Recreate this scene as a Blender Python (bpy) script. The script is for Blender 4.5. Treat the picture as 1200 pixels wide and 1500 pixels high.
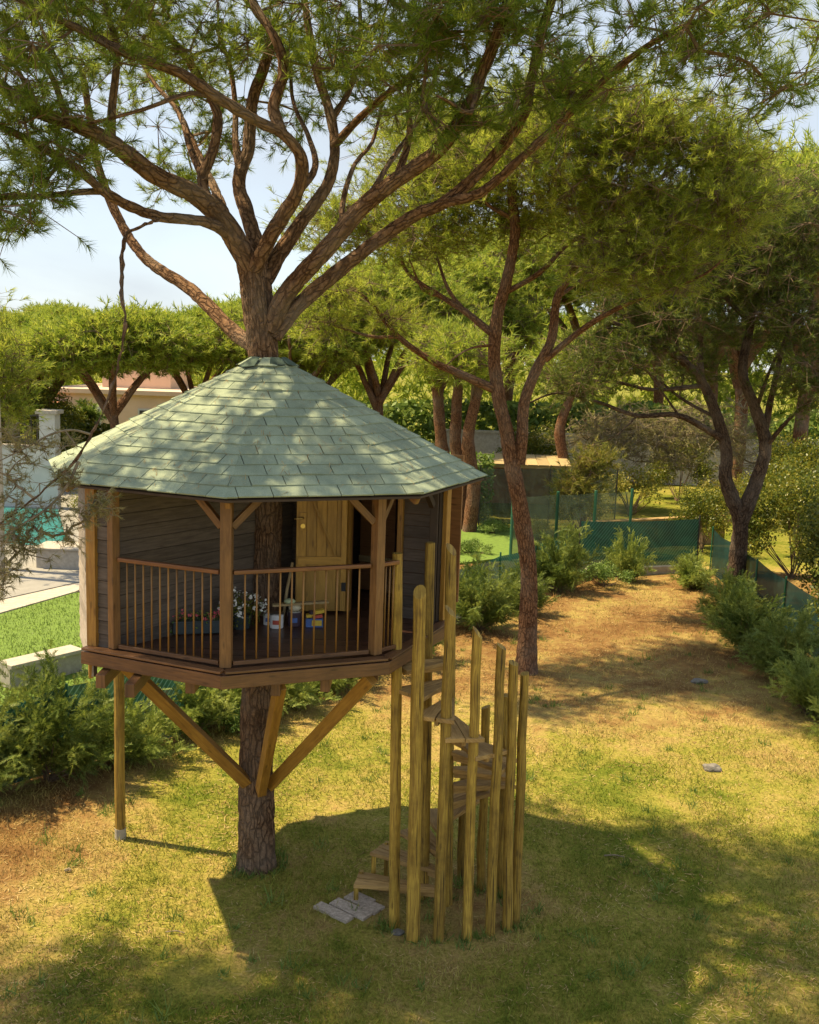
import bpy, bmesh, math, random
import numpy as np
from mathutils import Vector, noise as mnoise

for o in list(bpy.data.objects): bpy.data.objects.remove(o)
scene = bpy.context.scene
C = scene.collection
rng = np.random.default_rng(7); random.seed(7)
R = math.radians

# ------------------------------------------------------------------ camera
CAM_H, PITCH, ROLL, F = 5.847, .152, .034, 1500.
cam = bpy.data.cameras.new('camera'); cam_o = bpy.data.objects.new('camera', cam); C.objects.link(cam_o)
cam.sensor_fit = 'VERTICAL'; cam.sensor_height = 24; cam.lens = 24; cam.clip_end = 3000; cam.clip_start = .05
from mathutils import Matrix
cam_o.matrix_world = Matrix.Translation((0, 0, CAM_H)) @ Matrix.Rotation(math.pi/2-PITCH, 4, 'X') @ Matrix.Rotation(ROLL, 4, 'Z')
scene.camera = cam_o

# ------------------------------------------------------------------ light
SUN_EL, SUN_AZ = R(60), (-.975, .22)          # horizontal direction towards the sun
world = bpy.data.worlds.new('World'); scene.world = world; world.use_nodes = True
wn = world.node_tree.nodes; bg = wn['Background']
sky = wn.new('ShaderNodeTexSky'); sky.sky_type = 'NISHITA'; sky.sun_disc = False
sky.sun_elevation = SUN_EL; sky.sun_rotation = math.atan2(SUN_AZ[0], SUN_AZ[1])
sky.dust_density = .35; sky.air_density = .9; sky.ozone_density = 1.; sky.altitude = 1200
wl = world.node_tree.links
wc = wn.new('ShaderNodeTexCoord'); wm = wn.new('ShaderNodeMapping'); wm.inputs['Scale'].default_value = (1, 1, 2.6); wl.new(wc.outputs['Generated'], wm.inputs[0])
wz = wn.new('ShaderNodeTexNoise'); wz.inputs['Scale'].default_value = 3.2; wz.inputs['Detail'].default_value = 7; wz.inputs['Distortion'].default_value = .4; wl.new(wm.outputs[0], wz.inputs[0])
wr = wn.new('ShaderNodeMapRange'); wr.inputs[1].default_value = .35; wr.inputs[2].default_value = .7; wr.inputs[3].default_value = .8; wr.inputs[4].default_value = .95; wl.new(wz.outputs[0], wr.inputs[0])
wx = wn.new('ShaderNodeMix'); wx.data_type = 'RGBA'; wl.new(wr.outputs[0], wx.inputs[0]); wl.new(sky.outputs[0], wx.inputs[6]); wx.inputs[7].default_value = (1.6, 1.9, 2.42, 1)   # thin high cloud
wl.new(wx.outputs[2], bg.inputs[0]); bg.inputs[1].default_value = .14
sun = bpy.data.lights.new('sun', 'SUN'); sun.energy = 3.5; sun.angle = R(.8); sun.color = (1, .86, .60)
sun_o = bpy.data.objects.new('sun', sun); C.objects.link(sun_o)
ld = Vector((-SUN_AZ[0]*math.cos(SUN_EL), -SUN_AZ[1]*math.cos(SUN_EL), -math.sin(SUN_EL)))
sun_o.rotation_euler = ld.to_track_quat('-Z', 'Y').to_euler(); sun_o.location = (-10, -4, 20)
vs = scene.view_settings; vs.view_transform = 'Standard'; vs.look = 'None'; vs.exposure = 1.5; vs.gamma = 1
vs.use_white_balance = True; vs.white_balance_temperature = 7700; vs.white_balance_tint = 8
scene.cycles.max_bounces = 6; scene.cycles.transparent_max_bounces = 12
scene.cycles.use_denoising = True

# ------------------------------------------------------------------ survey helpers: picture measurements -> places in the garden
def ray(px, py):
    a, b = px-600, py-750
    cr, sr = math.cos(ROLL), math.sin(ROLL)
    u, v = a*cr+b*sr, -a*sr+b*cr
    c, s = math.cos(PITCH), math.sin(PITCH)
    return np.array([u/F, c-v/F*s, -s-v/F*c])
def G(px, py, z=0.):
    r = ray(px, py); return np.array([0, 0, CAM_H])+r*(z-CAM_H)/r[2]
def W(px, py, Y):
    r = ray(px, py); return np.array([0, 0, CAM_H])+r*Y/r[1]

# ------------------------------------------------------------------ object helpers
ORG = {}
def tag(o, label=None, cat=None, group=None, kind=None):
    if label: o['label'] = label
    if cat: o['category'] = cat
    if group: o['group'] = group
    if kind: o['kind'] = kind
    return o
def thing(name, label, cat, loc=(0, 0, 0), group=None):
    o = bpy.data.objects.new(name, None); C.objects.link(o); o.location = loc; o.empty_display_size = .2
    ORG[o.name] = np.array(loc, float)
    return tag(o, label, cat, group)
def link(name, me, mat, parent=None, loc=None):
    o = bpy.data.objects.new(name, me); C.objects.link(o)
    if mat is not None and not me.materials: me.materials.append(mat)
    if parent is not None:
        o.parent = parent; ORG[o.name] = ORG[parent.name]
    else:
        o.location = loc if loc is not None else (0, 0, 0); ORG[o.name] = np.array(o.location, float)
    return o
def copy_tree(o, parent=None):
    c = o.copy(); C.objects.link(c); c.parent = parent
    for ch in list(o.children): copy_tree(ch, c)
    return c

class MB:
    """collects faces (with UVs in metres, u along the grain)"""
    def __init__(s): s.v = []; s.f = []; s.uv = []
    def add(s, vs, fs, uvs=None):
        n = len(s.v); s.v += [tuple(map(float, p)) for p in vs]
        for i, f in enumerate(fs):
            s.f.append(tuple(n+k for k in f))
            s.uv += uvs[i] if uvs else [(0, 0)]*len(f)
    def beam(s, a, b, w, h, up=(0, 0, 1), taper=1.):
        """rectangular bar from a to b, w across, h along up"""
        a, b = np.array(a, float), np.array(b, float); d = b-a; L = np.linalg.norm(d); d /= L
        up = np.array(up, float)
        if abs(d@up) > .98*np.linalg.norm(up): up = np.array([0, 1., 0])
        x = np.cross(d, up); x /= np.linalg.norm(x); y = np.cross(x, d)
        vs = []
        for p, k in ((a, 1.), (b, taper)):
            for sx, sy in ((-1, -1), (1, -1), (1, 1), (-1, 1)): vs.append(p+x*sx*w/2*k+y*sy*h/2*k)
        fs, uv = [], []
        off = 0.; ou = random.random()*7
        for i in range(4):
            j = (i+1) % 4; wd = w if i % 2 == 0 else h
            fs.append((i, j, 4+j, 4+i)); uv.append([(ou, off), (ou, off+wd), (ou+L, off+wd), (ou+L, off)]); off += wd
        fs += [(3, 2, 1, 0), (4, 5, 6, 7)]
        uv += [[(ou, 0), (ou, w), (ou+.02, w), (ou+.02, 0)]]*2
        s.add(vs, fs, uv); return s
    def prism(s, poly, z0, z1, udir=None):
        """vertical prism over a 2D polygon (counter-clockwise)"""
        n = len(poly); u = np.array(udir if udir is not None else (1, 0), float); u /= np.linalg.norm(u); w = np.array([-u[1], u[0]])
        ou = random.random()*9
        U = lambda p: (float(np.dot(p[:2], u))+ou, float(np.dot(p[:2], w)))
        vs = [(p[0], p[1], z0) for p in poly]+[(p[0], p[1], z1) for p in poly]
        fs = [tuple(range(n-1, -1, -1)), tuple(range(n, 2*n))]
        uv = [[U(poly[i]) for i in range(n-1, -1, -1)], [U(p) for p in poly]]
        for i in range(n):
            j = (i+1) % n; fs.append((i, j, n+j, n+i)); a, b = U(poly[i]), U(poly[j])
            uv.append([a, b, (b[0], b[1]+.05), (a[0], a[1]+.05)])
        s.add(vs, fs, uv); return s
    def slab(s, pts, nrm, t):
        """any planar polygon pts given thickness t along nrm"""
        pts = [np.array(p, float) for p in pts]; nrm = np.array(nrm, float); n = len(pts)
        d = pts[1]-pts[0]; d /= np.linalg.norm(d); e = np.cross(nrm, d); ou = random.random()*9
        U = lambda p: (float(p@d)+ou, float(p@e))
        vs = [p for p in pts]+[p+nrm*t for p in pts]
        fs = [tuple(range(n-1, -1, -1)), tuple(range(n, 2*n))]; uv = [[U(pts[i]) for i in range(n-1, -1, -1)], [U(p) for p in pts]]
        for i in range(n):
            j = (i+1) % n; fs.append((i, j, n+j, n+i)); a, b = U(pts[i]), U(pts[j]); uv.append([a, b, (b[0], b[1]+t), (a[0], a[1]+t)])
        s.add(vs, fs, uv); return s
    def tube(s, pts, rad, seg=10, cap=True, cut=None, wob=0.):
        P = np.array(pts, float); n = len(P); rad = np.broadcast_to(np.array(rad, float), (n,))
        T = np.gradient(P, axis=0); T /= np.linalg.norm(T, axis=1)[:, None]+1e-9
        ref = np.array([1., 0, 0]) if abs(T[0][0]) < .9 else np.array([0, 1., 0])
        x = np.cross(T[0], ref); x /= np.linalg.norm(x)
        ang = np.linspace(0, 2*math.pi, seg, endpoint=False); vs = []; acc = 0; us = []
        ou = random.random()*9
        for i in range(n):
            x = x-T[i]*(x@T[i]); x /= np.linalg.norm(x)+1e-9; y = np.cross(T[i], x)
            rr = rad[i]*(1+wob*rng.standard_normal(seg)) if wob else rad[i]
            ring = P[i]+np.cos(ang)[:, None]*x*np.reshape(rr, (-1, 1))+np.sin(ang)[:, None]*y*np.reshape(rr, (-1, 1))
            if cut is not None and i == n-1:
                rel = ring-P[i]; ring[:, 2] += rel[:, 0]*cut[0]+rel[:, 1]*cut[1]
            vs += list(ring)
            if i: acc += np.linalg.norm(P[i]-P[i-1])
            us.append(acc+ou)
        fs, uv = [], []; r0 = float(rad.max())
        for i in range(n-1):
            for k in range(seg):
                j = (k+1) % seg; fs.append((i*seg+k, i*seg+j, (i+1)*seg+j, (i+1)*seg+k))
                a0, a1 = ang[k]*r0, (ang[k]+2*math.pi/seg)*r0
                uv.append([(us[i], a0), (us[i], a1), (us[i+1], a1), (us[i+1], a0)])
        if cap:
            fs += [tuple(range(seg-1, -1, -1)), tuple((n-1)*seg+k for k in range(seg))]
            c = [(math.cos(a)*r0, math.sin(a)*r0) for a in ang]; uv += [c[::-1], c]
        s.add(vs, fs, uv); return s
    def lathe(s, c, prof, seg=16):
        """solid of revolution round the vertical through c; prof = [(radius, z), ...]"""
        s.tube([(c[0], c[1], c[2]+z) for r, z in prof] if all(prof[i+1][1] > prof[i][1] for i in range(len(prof)-1)) else [(c[0], c[1], c[2]+z+1e-4*i) for i, (r, z) in enumerate(prof)], [r for r, z in prof], seg); return s
    def build(s, name, mat, parent=None, loc=None, smooth=False, bevel=0):
        me = bpy.data.meshes.new(name)
        o0 = ORG[parent.name] if parent is not None else np.array(loc if loc is not None else (0, 0, 0), float)
        me.from_pydata([(p[0]-o0[0], p[1]-o0[1], p[2]-o0[2]) for p in s.v], [], s.f)
        ul = me.uv_layers.new(name='UVMap'); ul.data.foreach_set('uv', np.array(s.uv, np.float32).ravel())
        if smooth: me.shade_smooth()
        me.update(); o = link(name, me, mat, parent, loc)
        if bevel:
            m = o.modifiers.new('bevel', 'BEVEL'); m.width = bevel; m.segments = 2; m.limit_method = 'ANGLE'; m.angle_limit = R(50)
        return o

def tri_mesh(name, V, mat, parent=None, loc=None, k=3):
    """V (n*k,3): loose triangles / quads"""
    o0 = ORG[parent.name] if parent is not None else np.array(loc if loc is not None else (0, 0, 0), float)
    V = (V-o0).astype(np.float32); nv = len(V); nf = nv//k
    me = bpy.data.meshes.new(name)
    me.vertices.add(nv); me.vertices.foreach_set('co', V.ravel())
    me.loops.add(nv); me.loops.foreach_set('vertex_index', np.arange(nv, dtype=np.int32))
    me.polygons.add(nf); me.polygons.foreach_set('loop_start', np.arange(0, nv, k, dtype=np.int32))
    me.update(calc_edges=True)
    return link(name, me, mat, parent, loc)

# ------------------------------------------------------------------ materials
def new_mat(name):
    m = bpy.data.materials.new(name); m.use_nodes = True
    n = m.node_tree.nodes; return m, n, m.node_tree.links, n['Principled BSDF']
def node(n, t, **kw):
    x = n.new(t)
    for k, v in kw.items():
        if k in x.inputs: x.inputs[k].default_value = v
        else: setattr(x, k, v)
    return x
def ramp(n, stops):
    r = n.new('ShaderNodeValToRGB'); e = r.color_ramp.elements
    while len(e) < len(stops): e.new(.5)
    for i, (p, c) in enumerate(stops): e[i].position = p; e[i].color = (*c, 1)
    return r
def mixc(n, l, fac, a, b, mode='MIX'):
    m = n.new('ShaderNodeMix'); m.data_type = 'RGBA'; m.blend_type = mode
    for s, v in ((0, fac), (6, a), (7, b)):
        if hasattr(v, 'links') or hasattr(v, 'is_linked'): l.new(v, m.inputs[s])
        else: m.inputs[s].default_value = v if s == 0 else (*v, 1)
    return m.outputs[2]
def wood(name, c1, c2, rough=.6, grain=1., dirt=.35, knots=True, coat=0):
    m, n, l, p = new_mat(name)
    uv = n.new('ShaderNodeUVMap'); mp = n.new('ShaderNodeMapping'); mp.inputs['Scale'].default_value = (2.2, 26*grain, 1)
    l.new(uv.outputs[0], mp.inputs[0])
    oi = n.new('ShaderNodeObjectInfo'); ad = n.new('ShaderNodeVectorMath'); ad.operation = 'ADD'
    l.new(mp.outputs[0], ad.inputs[0]); sc = n.new('ShaderNodeVectorMath'); sc.operation = 'SCALE'; sc.inputs['Scale'].default_value = 40
    cmb = n.new('ShaderNodeCombineXYZ'); l.new(oi.outputs['Random'], cmb.inputs[0]); l.new(oi.outputs['Random'], cmb.inputs[1])
    l.new(cmb.outputs[0], sc.inputs[0]); l.new(sc.outputs[0], ad.inputs[1])
    nz = node(n, 'ShaderNodeTexNoise', Scale=1.6, Detail=6, Roughness=.6, Distortion=.8); l.new(ad.outputs[0], nz.inputs[0])
    r = ramp(n, [(.3, c2), (.62, c1)]); l.new(nz.outputs[0], r.inputs[0])
    tc = n.new('ShaderNodeNewGeometry'); n2 = node(n, 'ShaderNodeTexNoise', Scale=3.5, Detail=5, Roughness=.65); l.new(tc.outputs['Position'], n2.inputs[0])
    r2 = ramp(n, [(.42, (0, 0, 0)), (.7, (1, 1, 1))]); l.new(n2.outputs[0], r2.inputs[0])
    ml = n.new('ShaderNodeMath'); ml.operation = 'MULTIPLY'; ml.inputs[1].default_value = dirt; l.new(r2.outputs[0], ml.inputs[0])
    col = mixc(n, l, ml.outputs[0], r.outputs[0], tuple(.42*x for x in c2))
    if knots:
        mk = n.new('ShaderNodeMapping'); mk.inputs['Scale'].default_value = (3.2, 11, 1); l.new(uv.outputs[0], mk.inputs[0])
        ak = n.new('ShaderNodeVectorMath'); ak.operation = 'ADD'; l.new(mk.outputs[0], ak.inputs[0]); l.new(sc.outputs[0], ak.inputs[1])
        vo = node(n, 'ShaderNodeTexVoronoi', Scale=1., Randomness=1.); l.new(ak.outputs[0], vo.inputs[0])
        rk = ramp(n, [(.08, (1, 1, 1)), (.17, (0, 0, 0))]); l.new(vo.outputs['Distance'], rk.inputs[0])
        mk2 = n.new('ShaderNodeMath'); mk2.operation = 'MULTIPLY'; mk2.inputs[1].default_value = .6; l.new(rk.outputs[0], mk2.inputs[0])
        col = mixc(n, l, mk2.outputs[0], col, tuple(.35*x for x in c2))
    if dirt > .4:
        mc = n.new('ShaderNodeMapping'); mc.inputs['Scale'].default_value = (.9, 34, 1); l.new(uv.outputs[0], mc.inputs[0]); ac = n.new('ShaderNodeVectorMath'); ac.operation = 'ADD'; l.new(mc.outputs[0], ac.inputs[0]); l.new(sc.outputs[0], ac.inputs[1])
        nc = node(n, 'ShaderNodeTexNoise', Scale=1.3, Detail=3, Distortion=.5); l.new(ac.outputs[0], nc.inputs[0]); rc_ = ramp(n, [(.33, (1, 1, 1)), (.40, (0, 0, 0))]); l.new(nc.outputs[0], rc_.inputs[0])
        col = mixc(n, l, rc_.outputs[0], col, tuple(.3*x for x in c2))
    hs = n.new('ShaderNodeHueSaturation'); mr = n.new('ShaderNodeMapRange'); mr.inputs[3].default_value = .78; mr.inputs[4].default_value = 1.2
    l.new(oi.outputs['Random'], mr.inputs[0]); l.new(mr.outputs[0], hs.inputs['Value']); l.new(col, hs.inputs['Color'])
    l.new(hs.outputs[0], p.inputs['Base Color']); p.inputs['Roughness'].default_value = rough
    if coat: p.inputs['Coat Weight'].default_value = coat; p.inputs['Coat Roughness'].default_value = .35
    b = node(n, 'ShaderNodeBump', Strength=.35, Distance=.006); l.new(nz.outputs[0], b.inputs['Height']); l.new(b.outputs[0], p.inputs['Normal'])
    return m
def bark(name, c_light, c_mid, c_dark, scale=1.):
    m, n, l, p = new_mat(name)
    uv = n.new('ShaderNodeUVMap'); mp = n.new('ShaderNodeMapping'); mp.inputs['Scale'].default_value = (5.5*scale, 22*scale, 1); l.new(uv.outputs[0], mp.inputs[0])
    g = n.new('ShaderNodeNewGeometry'); nd = node(n, 'ShaderNodeTexNoise', Scale=7., Detail=4); l.new(g.outputs['Position'], nd.inputs[0])
    ds = n.new('ShaderNodeVectorMath'); ds.operation = 'MULTIPLY_ADD'; ds.inputs[1].default_value = (1.6, 1.6, 0); l.new(nd.outputs['Color'], ds.inputs[0]); l.new(mp.outputs[0], ds.inputs[2])
    vo = node(n, 'ShaderNodeTexVoronoi', feature='DISTANCE_TO_EDGE', Scale=1.); l.new(ds.outputs[0], vo.inputs[0])
    n1 = node(n, 'ShaderNodeTexNoise', Scale=28., Detail=7, Roughness=.7); l.new(g.outputs['Position'], n1.inputs[0])
    r = ramp(n, [(.28, c_dark), (.5, c_mid), (.72, c_light)]); l.new(n1.outputs[0], r.inputs[0])
    re = ramp(n, [(0., (.25, .2, .17)), (.16, (1, 1, 1))]); l.new(vo.outputs['Distance'], re.inputs[0])
    col = mixc(n, l, .85, r.outputs[0], re.outputs[0], 'MULTIPLY')
    n3 = node(n, 'ShaderNodeTexNoise', Scale=1.4, Detail=4); l.new(g.outputs['Position'], n3.inputs[0])
    r3 = ramp(n, [(.45, (0, 0, 0)), (.7, (.5, .5, .5))]); l.new(n3.outputs[0], r3.inputs[0])
    col = mixc(n, l, r3.outputs[0], col, (.24, .2, .16))
    l.new(col, p.inputs['Base Color']); p.inputs['Roughness'].default_value = .95; p.inputs['Specular IOR Level'].default_value = .15
    ma = n.new('ShaderNodeMath'); ma.operation = 'ADD'; l.new(re.outputs[0], ma.inputs[0]); l.new(n1.outputs[0], ma.inputs[1])
    b = node(n, 'ShaderNodeBump', Strength=.9, Distance=.02); l.new(ma.outputs[0], b.inputs['Height']); l.new(b.outputs[0], p.inputs['Normal'])
    return m
def leaf(name, c1, c2, c3, tr=.35, rough=.55):
    """needles and leaves: colour differs from needle to needle and from spray to spray"""
    m, n, l, p = new_mat(name)
    g = n.new('ShaderNodeNewGeometry')
    nz = node(n, 'ShaderNodeTexNoise', Scale=1.7, Detail=3); l.new(g.outputs['Position'], nz.inputs[0])
    ad = n.new('ShaderNodeMath'); ad.operation = 'MULTIPLY_ADD'; ad.inputs[1].default_value = .45; l.new(g.outputs['Random Per Island'], ad.inputs[0]); l.new(nz.outputs[0], ad.inputs[2])
    r = ramp(n, [(.42, c1), (.7, c2), (.93, c3)]); l.new(ad.outputs[0], r.inputs[0])
    l.new(r.outputs[0], p.inputs['Base Color']); p.inputs['Roughness'].default_value = rough; p.inputs['Specular IOR Level'].default_value = .3
    t = n.new('ShaderNodeBsdfTranslucent'); hs = n.new('ShaderNodeHueSaturation'); hs.inputs['Value'].default_value = 1.3; hs.inputs['Hue'].default_value = .485
    l.new(r.outputs[0], hs.inputs['Color']); l.new(hs.outputs[0], t.inputs['Color'])
    mx = n.new('ShaderNodeMixShader'); mx.inputs[0].default_value = tr; l.new(p.outputs[0], mx.inputs[1]); l.new(t.outputs[0], mx.inputs[2])
    l.new(mx.outputs[0], n['Material Output'].inputs[0]); return m
def plain(name, c, rough=.7, var=.15, scale=6., bump=.0, metal=0, spec=.5):
    m, n, l, p = new_mat(name); g = n.new('ShaderNodeNewGeometry')
    nz = node(n, 'ShaderNodeTexNoise', Scale=scale, Detail=6, Roughness=.65); l.new(g.outputs['Position'], nz.inputs[0])
    r = ramp(n, [(.3, tuple(x*(1-var*1.6) for x in c)), (.7, tuple(min(1, x*(1+var)) for x in c))]); l.new(nz.outputs[0], r.inputs[0]); l.new(r.outputs[0], p.inputs['Base Color'])
    p.inputs['Roughness'].default_value = rough; p.inputs['Metallic'].default_value = metal; p.inputs['Specular IOR Level'].default_value = spec
    if bump:
        b = node(n, 'ShaderNodeBump', Strength=.5, Distance=bump); l.new(nz.outputs[0], b.inputs['Height']); l.new(b.outputs[0], p.inputs['Normal'])
    return m
def netting(name, c, clear, weave=True):
    m, n, l, p = new_mat(name); p.inputs['Roughness'].default_value = .7
    g = n.new('ShaderNodeNewGeometry'); nz = node(n, 'ShaderNodeTexNoise', Scale=2.2, Detail=5, Distortion=1.); l.new(g.outputs['Position'], nz.inputs[0])
    r = ramp(n, [(.3, tuple(.55*x for x in c)), (.7, tuple(1.35*x for x in c))]); l.new(nz.outputs[0], r.inputs[0]); col = r.outputs[0]
    if weave:
        uv = n.new('ShaderNodeUVMap'); mp = n.new('ShaderNodeMapping'); mp.inputs['Rotation'].default_value = (0, 0, R(38)); l.new(uv.outputs[0], mp.inputs[0])
        wv = node(n, 'ShaderNodeTexWave', Scale=4.2, Distortion=.6); l.new(mp.outputs[0], wv.inputs[0])
        rw = ramp(n, [(.8, (0, 0, 0)), (.95, (.4, .4, .4))]); l.new(wv.outputs[0], rw.inputs[0])
        col = mixc(n, l, rw.outputs[0], col, (.12, .26, .24))
    l.new(col, p.inputs['Base Color'])
    t = n.new('ShaderNodeBsdfTranslucent'); l.new(col, t.inputs[0]); tr = n.new('ShaderNodeBsdfTransparent')
    a = n.new('ShaderNodeMixShader'); a.inputs[0].default_value = .4; l.new(p.outputs[0], a.inputs[1]); l.new(t.outputs[0], a.inputs[2])
    b = n.new('ShaderNodeMixShader'); b.inputs[0].default_value = clear; l.new(a.outputs[0], b.inputs[1]); l.new(tr.outputs[0], b.inputs[2])
    l.new(b.outputs[0], n['Material Output'].inputs[0]); return m

M = dict(
    amber=wood('amber_stained_wood', (.42, .22, .045), (.25, .11, .02), .5, dirt=.3, coat=.15),
    pole=wood('weathered_treated_pole', (.50, .32, .055), (.20, .105, .016), .65, grain=1.3, dirt=.6),
    tread=wood('weathered_tread', (.50, .31, .115), (.30, .17, .05), .8, dirt=.38),
    rail=wood('red_brown_rail', (.27, .105, .032), (.15, .05, .016), .45, dirt=.2, coat=.2, knots=False),
    baluster=wood('baluster_brown', (.33, .17, .045), (.2, .09, .022), .5, dirt=.2, knots=False),
    post=wood('brown_post', (.25, .125, .042), (.14, .062, .02), .55, dirt=.3),
    fascia=wood('brown_fascia', (.20, .09, .035), (.10, .042, .018), .5, dirt=.35, coat=.2),
    deck=wood('dark_deck', (.10, .042, .024), (.05, .02, .013), .38, dirt=.3, coat=.3, knots=False),
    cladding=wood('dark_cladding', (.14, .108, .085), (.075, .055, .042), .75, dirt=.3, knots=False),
    clad_sunlit=wood('sunlit_cladding', (.34, .30, .26), (.22, .18, .15), .85, dirt=.35, knots=False),  # copy of the cladding with the sunlight painted into its colour
    door=wood('golden_door', (.54, .30, .06), (.36, .18, .03), .5, grain=.7, dirt=.18, coat=.15),
    inner=wood('orange_inner_boards', (.30, .14, .05), (.2, .085, .03), .6, dirt=.2),
    plank=wood('bare_plank', (.48, .36, .18), (.33, .22, .1), .7, dirt=.2),
    bark=bark('pine_bark', (.33, .20, .12), (.20, .112, .062), (.085, .046, .027)),
    bark_red=bark('red_pine_bark', (.34, .18, .10), (.22, .105, .055), (.09, .045, .028), 1.2),
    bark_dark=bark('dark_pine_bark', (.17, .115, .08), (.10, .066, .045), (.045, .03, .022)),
    twig=plain('twig_bark', (.16, .105, .065), .9, .3, 20),
    deadtwig=plain('bare_twig_bark', (.23, .18, .12), .9, .3, 20),
    needle=leaf('pine_needles', (.075, .14, .017), (.15, .235, .03), (.25, .31, .055), .52),
    needle_shaded=leaf('shaded_pine_needles', (.035, .07, .012), (.08, .125, .02), (.15, .18, .035), .4),  # third pine's needles, its deep shade painted into the colour
    needle2=leaf('bright_pine_needles', (.125, .19, .022), (.235, .31, .038), (.36, .40, .075), .52),
    needle3=leaf('far_pine_needles', (.12, .20, .026), (.25, .335, .045), (.40, .44, .085), .42),
    needle_dull=leaf('dull_needles', (.12, .125, .045), (.23, .22, .08), (.36, .31, .15), .4),
    cypress=leaf('cypress_sprays', (.06, .105, .02), (.12, .175, .034), (.22, .26, .06), .35),
    cypress2=leaf('pale_cypress_sprays', (.11, .17, .03), (.20, .265, .055), (.31, .35, .09), .35),
    broad=leaf('broad_leaves', (.045, .075, .012), (.10, .135, .02), (.22, .21, .03), .35, .4),
    yellowleaf=leaf('yellow_green_leaves', (.10, .13, .02), (.19, .20, .035), (.32, .27, .06), .3, .5),
    fern=leaf('garden_leaves', (.06, .12, .02), (.12, .20, .04), (.2, .28, .07), .3, .5),
    litter=leaf('dry_needles', (.16, .085, .03), (.32, .20, .08), (.48, .36, .17), .1, .8),
    net=netting('green_shade_net', (.008, .06, .042), .08), net_plain=netting('teal_shade_net', (.006, .042, .036), .05, False),
    net_thin=netting('thin_green_net', (.07, .10, .075), .42, False),
    greenmetal=plain('green_fence_paint', (.015, .12, .065), .5, .1), black=plain('black_iron', (.02, .02, .022), .5, .1),
    dark_shade_wood=plain('dark_shade_post', (.05, .028, .016), .7, .2),
    white=plain('white_render', (.5, .49, .47), .9, .06, 2), stone=plain('pale_stone', (.40, .36, .31), .9, .15, 9, .01),
    pink=plain('pink_render', (.62, .44, .33), .9, .06, 1.), terracotta=plain('terracotta', (.45, .2, .11), .9, .2, 4),
    concrete=plain('concrete', (.40, .36, .29), .95, .2, 5, .01), paving=plain('terrace_paving', (.25, .24, .225), .9, .1, 3),
    ochre=plain('ochre_render', (.34, .22, .09), .95, .25, 3, .01),
    paver=plain('rough_paver', (.42, .35, .29), .95, .3, 30, .006), rock=plain('grey_rock', (.17, .155, .14), .9, .35, 14, .02),
    brass=plain('brass', (.75, .55, .22), .3, .05, metal=1), steel=plain('steel', (.5, .5, .48), .4, .05, metal=1),
    plastic=plain('grey_green_plastic', (.045, .06, .062), .45, .1), petal_w=plain('white_petal', (.85, .84, .78), .7, .05), petal_p=plain('pink_petal', (.75, .13, .16), .7, .15),
    can_w=plain('white_can', (.75, .73, .7), .4, .05), can_d=plain('dark_can', (.06, .035, .05), .4, .2), lab_r=plain('red_print', (.55, .09, .05), .5), lab_b=plain('blue_print', (.08, .16, .4), .5), lab_y=plain('yellow_print', (.75, .5, .06), .5),
    cream=plain('cream_cloth', (.62, .55, .38), .9, .1), palegreen=plain('pale_green_cloth', (.5, .58, .35), .9, .1),
)

# roofing felt shingle: mineral grit
def shingle_mat():
    m, n, l, p = new_mat('green_mineral_shingle'); g = n.new('ShaderNodeNewGeometry'); oi = n.new('ShaderNodeObjectInfo')
    a = node(n, 'ShaderNodeTexNoise', Scale=220., Detail=2); l.new(g.outputs['Position'], a.inputs[0])
    b = node(n, 'ShaderNodeTexNoise', Scale=2.6, Detail=6, Roughness=.7); l.new(g.outputs['Position'], b.inputs[0])
    r = ramp(n, [(.3, (.215, .27, .20)), (.7, (.385, .445, .345))]); l.new(a.outputs[0], r.inputs[0])
    r2 = ramp(n, [(.35, (.78, .8, .78)), (.68, (1.12, 1.1, 1.05))]); l.new(b.outputs[0], r2.inputs[0])
    c = mixc(n, l, 1., r.outputs[0], r2.outputs[0], 'MULTIPLY')
    hs = n.new('ShaderNodeHueSaturation'); mr = n.new('ShaderNodeMapRange'); mr.inputs[3].default_value = .86; mr.inputs[4].default_value = 1.1
    l.new(oi.outputs['Random'], mr.inputs[0]); l.new(mr.outputs[0], hs.inputs['Value']); l.new(c, hs.inputs['Color'])
    l.new(hs.outputs[0], p.inputs['Base Color']); p.inputs['Roughness'].default_value = .92; p.inputs['Specular IOR Level'].default_value = .25
    bm = node(n, 'ShaderNodeBump', Strength=.4, Distance=.003); l.new(a.outputs[0], bm.inputs['Height']); l.new(bm.outputs[0], p.inputs['Normal']); return m
M['shingle'] = shingle_mat()
M['felt'] = plain('dark_green_felt', (.07, .11, .085), .95, .3, 9, .01)

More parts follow.
